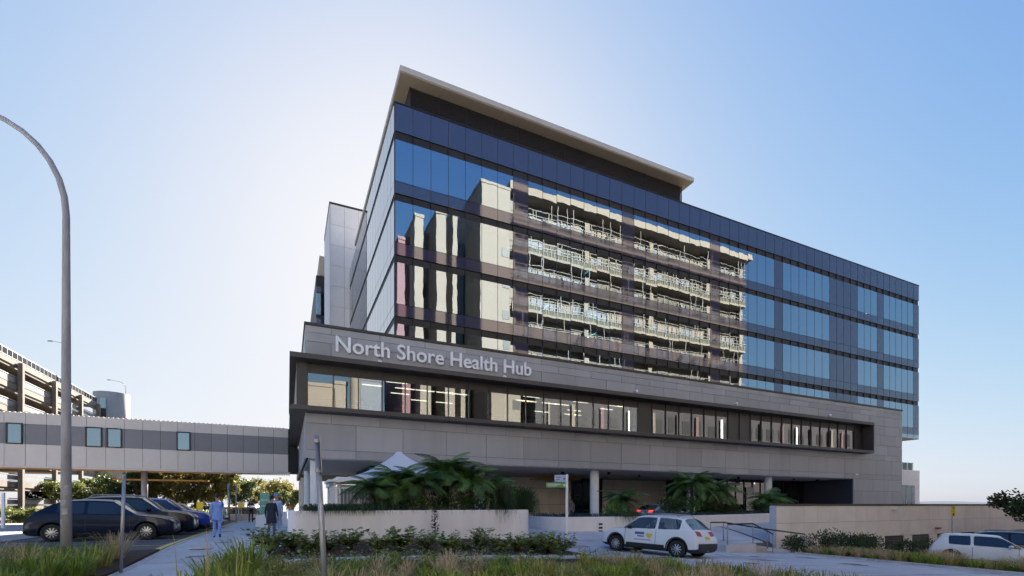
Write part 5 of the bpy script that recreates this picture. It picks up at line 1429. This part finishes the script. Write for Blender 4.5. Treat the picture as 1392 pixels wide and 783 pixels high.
scatter([(-11.5, 6.5), (-3.75, 7.0), (-3.75, 15.6), (-11.5, 14.6)], 190, pickA, .42)
def pickB(x, y):                                   # long bed in front
    z = G(x, y) + .05; u, d = pix(x, y); v = rnd.random(); k = rnd.uniform(.45, 1.3)
    back = 1.0 if d < 9.6 else .72
    if u < 350:
        if v < .8: tussock(gg, x, y, z, 80, .72*k, .012, rnd, .20, (.1, .9))
        else: tussock(go, x, y, z, 70, .55*k, .009, rnd, .16)
        if rnd.random() < .12: tussock(gt, x, y, z, 6, 1.1, .004, rnd, .05, (.02, .2))
    elif u < 440:
        if v < .55: tussock(gg, x, y, z, 60, .46*k*back, .013, rnd, .18)
        else: tussock(go, x, y, z, 60, .46*k*back, .010, rnd, .16)
    elif u < 790:
        if v < .46: tussock(gg, x, y, z, 55, .50*k*back, .016, rnd, .15)
        elif v < .76: tussock(go, x, y, z, 50, .52*k*back, .012, rnd, .16, (.1, .9))
        else: tussock(gt, x, y, z, 75, .70*k*back, .0075, rnd, .10, (.15, 1.2))
    else:
        if v < .36: tussock(go, x, y, z, 65, .50*k, .010, rnd, .15, (.1, .7))
        elif v < .78: tussock(gg, x, y, z, 80, .44*k, .012, rnd, .15)
        else: tussock(gt, x, y, z, 80, .58*k, .007, rnd, .10, (.08, .9))
scatter([(-1.3, 7.4), (10.4, 4.6), (9.3, 10.6), (-1.3, 11.8)], 215, pickB, .42)
def pickC(x, y):                                   # strip by the white hatchback
    z = G(x, y) + .05; v = rnd.random(); k = rnd.uniform(.55, 1.15)
    if v < .36: tussock(gt, x, y, z, 120, .66*k, .009, rnd, .2, (.15, 1.1))
    elif v < .66: tussock(go, x, y, z, 90, .55*k, .012, rnd, .2)
    else: tussock(gg, x, y, z, 80, .52*k, .018, rnd, .2)
scatter([(23.8, 6.0), (26.6, 6.0), (26.6, 16.6), (23.2, 15.3)], 100, pickC, .5)
stuff(build('strappy_grass', gg, M['grass_green']), 'green strappy grass filling the planting beds', 'grass')
stuff(build('olive_grass', go, M['grass_olive']), 'olive tussock grass mixed through the planting beds', 'grass')
stuff(build('dry_grass', gt, M['grass_tan']), 'dry tan feathery grass among the green tussocks', 'grass')
# broad-leaved weeds among the grass
wl = MB()
for i in range(170):
    x, y = rnd.uniform(-1.2, 10), rnd.uniform(6.2, 12.6)
    if rnd.random() < .5: y = rnd.uniform(11, 12.7)
    z = G(x, y) + .05; hh = rnd.uniform(.14, .42)
    for k in range(34):
        a = rnd.random()*6.283; rr_ = rnd.random()*.22; d = Vector((math.cos(a), math.sin(a), rnd.uniform(-.2, .7))).normalized()
        p = Vector((x + rr_*math.cos(a), y + rr_*math.sin(a), z + hh*rnd.random()**.6)); s = d.cross(Vector((rnd.gauss(0, .3), rnd.gauss(0, .3), 1))).normalized()*.022; ln = rnd.uniform(.06, .12)
        wl.quad(p, p + d*ln*.45 + s, p + d*ln, p + d*ln*.45 - s)
stuff(build('leafy_weeds', wl, M['leaf_shrub']), 'broad leaved green weeds among the front grass', 'weeds')
# small weeds and litter lying on the mulch
lt_ = MB()
for i in range(900):
    x, y = rnd.uniform(-.3, 9.6), rnd.uniform(13.5, 18.6); z = G(x, y) + .058; a = rnd.random()*6.28; s = rnd.uniform(.02, .06)
    lt_.quad((x - s*math.cos(a), y - s*math.sin(a), z), (x + s*.3*math.sin(a), y - s*.3*math.cos(a), z + .02), (x + s*math.cos(a), y + s*math.sin(a), z + .01), (x - s*.3*math.sin(a), y + s*.3*math.cos(a), z + .015))
stuff(build('mulch_chips', lt_, M['mulch']), 'brown bark chips strewn over the shrub bed', 'mulch')
# hanging groundcover on the planters
hg = MB()
for i in range(1500):
    x = rnd.choice((rnd.uniform(.9, 2.7), rnd.uniform(.6, 3.4), rnd.uniform(2.6, 8.6)))
    if rnd.random() < .5 and x > 3.4: continue
    p = (x, rnd.uniform(18.85, 19.3), EYE - .40); a = R(-90) + rnd.uniform(-1.3, 1.3)
    blade(hg, p, a, rnd.uniform(.3, .55), rnd.uniform(.4, 1.5), .012, rnd, 0, 2.2)
def weep(cx, y, z, n, h, fall, sp):
    for i in range(n):
        a = rnd.uniform(-3.0, -.1); d = Vector((math.cos(a), math.sin(a), 0)); r_ = rnd.uniform(.1, sp); p = Vector((cx + rnd.gauss(0, sp*.35), y, z)); hh = h*rnd.uniform(.3, 1); ff = fall*rnd.random()**2.2
        pts = [p, p + d*r_*.4 + Vector((0, 0, hh*.75)), p + d*r_*.9 + Vector((0, 0, hh*.9)), p + d*r_*1.3 + Vector((rnd.gauss(0, .03), 0, hh*.35)), p + d*(r_*1.3 + .05) + Vector((rnd.gauss(0, .05), 0, -ff))]
        for k in range(4):
            s_ = Vector((.010 - .002*k, .004, 0)); hg.quad(pts[k]-s_, pts[k]+s_, pts[k+1]+s_, pts[k+1]-s_)
weep(XonY(684, 19), 19.05, EYE - .35, 260, 1.5, .55, .38); weep(XonY(715, 19.4), 19.5, EYE - .35, 320, 1.3, .35, .45); weep(XonY(700, 20), 20, EYE - .3, 200, 1.2, .2, .5)
stuff(build('hanging_groundcover', hg, M['leaf_dark']), 'dark trailing groundcover hanging over the white planter edge', 'groundcover')
bl2 = MB()
for i in range(2600):
    t_ = rnd.random()*.97; pts_ = [(12.6, 23.6), (13.6, 21.7), (15.5, 21.15), (18, 21.0), (21, 21.3), (24, 22.0), (27, 22.9), (30.5, 24.0), (35, 25.3)]
    f_ = t_*(len(pts_) - 1); k = int(f_); x, y = lerp(pts_[k][0], pts_[k+1][0], f_ - k), lerp(pts_[k][1], pts_[k+1][1], f_ - k)
    blade(bl2, (x + rnd.uniform(-.1, .3), y + rnd.uniform(0, .7), .66), rnd.random()*6.28, rnd.uniform(.28, .50), rnd.uniform(.3, 1.3), .012, rnd, 0, 1.6)
stuff(build('blue_groundcover', bl2, M['leaf_blue']), 'blue green strappy groundcover along the curved planter', 'groundcover')
hg2 = MB()
for cxx in (16.4, 17.0, 18.2):
    for i in range(80):
        p = (cxx + rnd.gauss(0, .22), 20.98, .72); blade(hg2, p, R(-90) + rnd.uniform(-.8, .8), rnd.uniform(.35, .6), rnd.uniform(.9, 1.6), .010, rnd, 0, 3.2)
stuff(build('trailing_groundcover', hg2, M['leaf_dark']), 'dark trailing plants over the curved planter edge', 'groundcover')
# leafy shrubs in the mulch bed
def leaf_quad(mb, p, d, up, ln, wd, m=0):
    s = d.cross(up); s = s.normalized()*wd if s.length > 1e-4 else Vector((wd, 0, 0)); p = Vector(p)
    n = len(mb.v); mb.v += [tuple(p), tuple(p + d*ln*.45 + s), tuple(p + d*ln), tuple(p + d*ln*.45 - s)]; mb.f.append((n, n+1, n+2, n+3)); mb.m.append(m)
def shrub_mesh(seed, rx, rz_, n, ll):
    r_ = random.Random(seed); mb = MB()
    stems = []
    for i in range(22):
        a = r_.random()*6.283; e = Vector((math.cos(a)*rx*r_.uniform(.3, 1), math.sin(a)*rx*r_.uniform(.3, 1), rz_*r_.uniform(.5, 1.05))); stems.append(e)
    for i in range(n):
        e = r_.choice(stems); t_ = r_.uniform(.3, 1.05); p = e*t_ + Vector((r_.gauss(0, .04), r_.gauss(0, .04), r_.gauss(0, .03)))
        a = r_.random()*6.283; d = Vector((math.cos(a), math.sin(a), r_.uniform(-.3, .55))).normalized(); leaf_quad(mb, p, d, Vector((r_.gauss(0, .3), r_.gauss(0, .3), 1)), ll*r_.uniform(.7, 1.3), ll*.30)
    st_ = MB()
    for e in stems: st_.tube([(0, 0, -.03), e*.5 + Vector((0, 0, .05)), e], [.010, .007, .003], 4)
    return mb.mesh('foliage', M['leaf_shrub']), st_.mesh('stems', M['trunk'], True)
SM = [shrub_mesh(s, .42, .52, 420, .14) for s in range(4)]
ordn = ['first', 'second', 'third', 'fourth', 'fifth', 'sixth', 'seventh', 'eighth', 'ninth', 'tenth', 'eleventh', 'twelfth', 'thirteenth', 'fourteenth', 'fifteenth', 'sixteenth']
us = [366, 398, 422, 446, 476, 515, 546, 580, 611, 633, 655, 680, 702, 724, 745, 764]
for i, u in enumerate(us):
    Y = 15.3 + .55*math.sin(i*2.1) ; x = XonY(u, Y); z = G(x, Y) + .05; s = rnd.uniform(1.0, 1.35)*(1.0 if i != 9 else .6)
    t = thing('low_shrub', f'{ordn[i]} variegated leafy shrub from the left in the mulch bed', 'shrub', (x, Y, z), rnd.random()*6.28, 'shrubs in front of the planter wall'); t.scale = (s, s, s)
    for nm, me in zip(('foliage', 'stems'), SM[i % 4]): o = bpy.data.objects.new(nm, me); col.objects.link(o); o.parent = t
# slender young tree against the planter wall
x, Y = XonY(591, 17.6), 17.6; z = G(x, Y) + .05
sp_ = thing('sapling', 'slender young tree with reddish leaves against the white planter wall', 'young tree', (x, Y, z))
r_ = random.Random(3); lm = MB(); build('stem', MB().tube([(x, Y, z - .05), (x + .02, Y, z + .6), (x - .03, Y, z + 1.2)], [.018, .014, .006], 6), M['trunk'], sp_, True)
for i in range(150):
    t_ = r_.uniform(.30, 1.0); a = r_.random()*6.28; rr_ = .20*(1.05 - t_)**.5*r_.random()
    d = Vector((math.cos(a), math.sin(a), r_.uniform(-.2, .8))).normalized(); leaf_quad(lm, (x + rr_*math.cos(a), Y + rr_*math.sin(a), z + 1.22*t_), d, Vector((0, 0, 1)), .13, .035)
build('foliage', lm, M['leaf_red'], sp_)
# dark bushes by the boundary wall
def bush(x, y, rx, h, label, m, seed, n=1500, ll=.12, z=None):
    r_ = random.Random(seed); z = G(x, y) + .03 if z is None else z; t = thing('bush', label, 'bush', (x, y, z), 0, 'bushes')
    mb = MB(); cl = [(Vector((r_.gauss(0, rx*.42), r_.gauss(0, rx*.35), h*r_.uniform(.25, .80))), r_.uniform(.2, .36)*rx + .1) for i in range(16)]
    for i in range(n):
        c, cr = r_.choice(cl); v = Vector((r_.gauss(0, 1), r_.gauss(0, 1), r_.gauss(0, 1))).normalized()*cr*r_.random()**.35
        p = Vector((x, y, z)) + c + v; p.z = max(p.z, z); d = (v.normalized() + Vector((0, 0, .4)) + Vector((r_.gauss(0, .5), r_.gauss(0, .5), r_.gauss(0, .3)))).normalized()
        leaf_quad(mb, p, d, Vector((r_.gauss(0, 1), r_.gauss(0, 1), 1)), ll*r_.uniform(.7, 1.4), ll*.22)
    build('foliage', mb, m, t)
    st_ = MB()
    for c, cr in cl[:8]: st_.tube([(x, y, z - .05), Vector((x, y, z)) + c*.5, Vector((x, y, z)) + c], [.02, .014, .005], 5)
    build('stems', st_, M['trunk'], t, True)
for i, (u, d, rx, h, lb) in enumerate([(1085, 25.0, .9, .75, 'low dark bush at the boundary wall end behind the sloping rail'), (1128, 24.6, 1.0, 1.35, 'tallest dark bush before the boundary wall'),
      (1153, 25.5, 1.0, 1.0, 'dark bush right of the tallest by the boundary wall'), (1186, 26.5, 1.1, .95, 'dark bush under the small wall lettering'), (1247, 27.5, 1.1, .9, 'dark bush left of the white hatchback')]):
    x, y = at(u, d); bush(x, y, rx, h, lb, M['leaf_dark'], 60 + i)
# leafy underplanting between the ferns
UP = [(520, 19.6, .6, .8, 'dense green underplanting below the leftmost tree fern'), (560, 19.7, .7, .9, 'dense green underplanting below the marquee side ferns'), (600, 19.7, .7, .95, 'dense green underplanting below the tallest tree fern'),
      (630, 19.6, .65, .9, 'dense green underplanting right of the tallest tree fern'), (656, 19.7, .7, 1.2, 'bushy dark planting below the rightmost ferns'), (698, 19.9, .7, 1.35, 'bushy dark shrub at the right end of the white planter')]
for i, (u, Y, rx, h, lb) in enumerate(UP):
    bush(XonY(u, Y), Y, rx, h, lb, M['leaf_fern'] if i % 2 else M['leaf_dark'], 90 + i, 900, .12, EYE - .44)
UP2 = [(838, 22.6, .7, .8, 'low dark fern bush beside the white column'), (912, 23.0, .8, 1.3, 'bushy planting left of the tall tree fern'), (935, 23.2, .9, 1.6, 'bushy planting below the tall tree fern'), (962, 23.4, .9, 1.5, 'bushy planting between the two wide tree ferns'), (990, 23.9, .9, 1.2, 'bushy planting right of the wide tree fern'), (1035, 24.9, .8, 1.0, 'bushy planting behind the boundary wall end')]
for i, (u, Y, rx, h, lb) in enumerate(UP2):
    bush(XonY(u, Y), Y, rx, h, lb, M['leaf_dark'] if i % 2 else M['leaf_fern'], 120 + i, 1100, .15, .62)
# trees
def tree_mesh(seed, h, rx, rz_, nl, ll, m, zc=.62, lobes=16, fill=1.0):
    r_ = random.Random(seed); tm, cm = MB(), MB()
    top = Vector((r_.gauss(0, .15), r_.gauss(0, .15), h*.62)); tm.tube([(0, 0, -.3), (r_.gauss(0, .08), r_.gauss(0, .08), h*.3), top], [h*.035, h*.026, h*.016], 8)
    L_ = []
    for i in range(lobes):
        a = i*2.4 + r_.random(); rr_ = rx*math.sqrt((i + .5)/lobes)*r_.uniform(.75, 1.05); zz = h*zc + rz_*(r_.uniform(-.7, .9))*(1 - (rr_/rx)**2*.55)
        c = Vector((rr_*math.cos(a), rr_*math.sin(a), zz)); L_.append((c, rx*r_.uniform(.22, .36)))
        b0 = Vector((0, 0, h*r_.uniform(.28, .55))); tm.tube([b0, b0.lerp(c, .5) + Vector((0, 0, -.05*h)), c], [h*.012, h*.008, h*.003], 5)
    for i in range(nl):
        c, cr = r_.choice(L_); v = Vector((r_.gauss(0, 1), r_.gauss(0, 1), r_.gauss(0, .75)))
        v = v.normalized()*cr*(r_.random()**.4)*fill; p = c + v
        d = Vector((r_.gauss(0, 1), r_.gauss(0, 1), r_.gauss(-.1, .7))).normalized(); leaf_quad(cm, p, d, Vector((r_.gauss(0, 1), r_.gauss(0, 1), r_.gauss(0, 1))), ll*r_.uniform(.6, 1.4), ll*.36)
    return tm.mesh('trunk', M['trunk'], True), cm.mesh('crown', m)
TM = {'dark': tree_mesh(1, 8.5, 3.4, 3.0, 5200, .34, M['leaf_dark']), 'gold': tree_mesh(2, 7.8, 3.3, 2.8, 5200, .33, M['leaf_backlit']), 'mid': tree_mesh(3, 8, 3.2, 2.7, 5000, .33, M['leaf_mid']),
      'flat': tree_mesh(4, 7.2, 3.6, 1.5, 3400, .33, M['leaf_backlit'], .78, 18), 'near': tree_mesh(5, 5.4, 3.1, .9, 3600, .26, M['leaf_dark'], .80, 14), 'hedge': tree_mesh(6, 2.6, 1.9, 1.0, 2600, .20, M['leaf_mid'], .5, 14)}
def tree(kind, x, y, s, label, rz=0, group='trees under and beyond the footbridge', name='tree', cat='tree', sz=1.0):
    t = thing(name, label, cat, (x, y, G(x, y)), rz, group); t.scale = (s, s, s*sz)
    for nm, me in zip(('trunk', 'crown'), TM[kind]): o = bpy.data.objects.new(nm, me); col.objects.link(o); o.parent = t
    return t
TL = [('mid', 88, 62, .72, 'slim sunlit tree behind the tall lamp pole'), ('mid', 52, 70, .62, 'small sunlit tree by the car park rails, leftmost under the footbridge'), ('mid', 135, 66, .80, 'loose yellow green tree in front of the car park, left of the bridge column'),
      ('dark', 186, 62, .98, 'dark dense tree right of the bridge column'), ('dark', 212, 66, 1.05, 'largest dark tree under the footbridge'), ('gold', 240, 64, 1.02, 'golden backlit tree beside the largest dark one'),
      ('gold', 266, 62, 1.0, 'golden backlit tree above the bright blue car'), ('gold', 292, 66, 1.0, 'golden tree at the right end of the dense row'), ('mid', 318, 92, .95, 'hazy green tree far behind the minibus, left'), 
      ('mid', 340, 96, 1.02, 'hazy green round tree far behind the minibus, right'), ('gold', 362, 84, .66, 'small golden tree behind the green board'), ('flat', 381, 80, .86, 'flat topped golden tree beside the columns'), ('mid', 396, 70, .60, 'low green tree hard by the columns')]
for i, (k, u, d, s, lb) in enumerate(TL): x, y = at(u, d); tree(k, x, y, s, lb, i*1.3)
for i, (u, d, s, lb) in enumerate([(20, 44, .8, 'rounded hedge bush at the left edge by the road'), (60, 46, .75, 'rounded hedge bush before the car park rails'), (105, 47, .7, 'hedge bush behind the tall lamp pole'), (146, 48, .75, 'hedge bush left of the bridge column'),
      (236, 50, .85, 'low hedge bush behind the parked cars'), (262, 52, .8, 'low hedge bush behind the bright blue car'), (290, 54, .75, 'low hedge bush left of the minibus'), (82, 56, 1.0, 'tall hedge bush beyond the first parked car'), (124, 56, 1.0, 'tall hedge bush beyond the lamp pole'), (170, 58, 1.1, 'tall hedge bush beside the bridge column'), (200, 58, 1.15, 'tall hedge bush beyond the black parked car'), (226, 60, 1.15, 'tall hedge bush beyond the bright blue car roof'), (252, 60, 1.1, 'tall hedge bush left of the yellow round sign'), (280, 62, 1.1, 'tall hedge bush right of the yellow round sign')]):
    x, y = at(u, d); tree('hedge', x, y, s, lb, i, 'hedge bushes along the road', 'bush', 'bush')
for i in range(5):  # trees added out of view so the car sides mirror something dark
    tree('dark', -29 + i*4.3 + (i % 3)*.7, -13 - (i % 2)*2.5, .95 + .12*(i % 3), f'{ordn[i]} dark tree from the left, added behind the camera to darken car reflections', i*1.7, 'trees added behind the camera for dark reflections')
x, y = at(1428, 31); tree('near', x, y, .86, 'dark leafy tree reaching in at the right edge over the boundary wall', .5, None)
x, y = at(1286, 82); tree('mid', x, y, .50, 'small far tree above the boundary wall, right of the cream building', 1.0, None)
x, y = at(1255, 84); tree('mid', x, y, .42, 'tiny far tree beside the cream building', 2.0, None)
x, y = at(1335, 60); tree('dark', x, y, .40, 'dark far tree behind the right edge branches', 2.0, None)
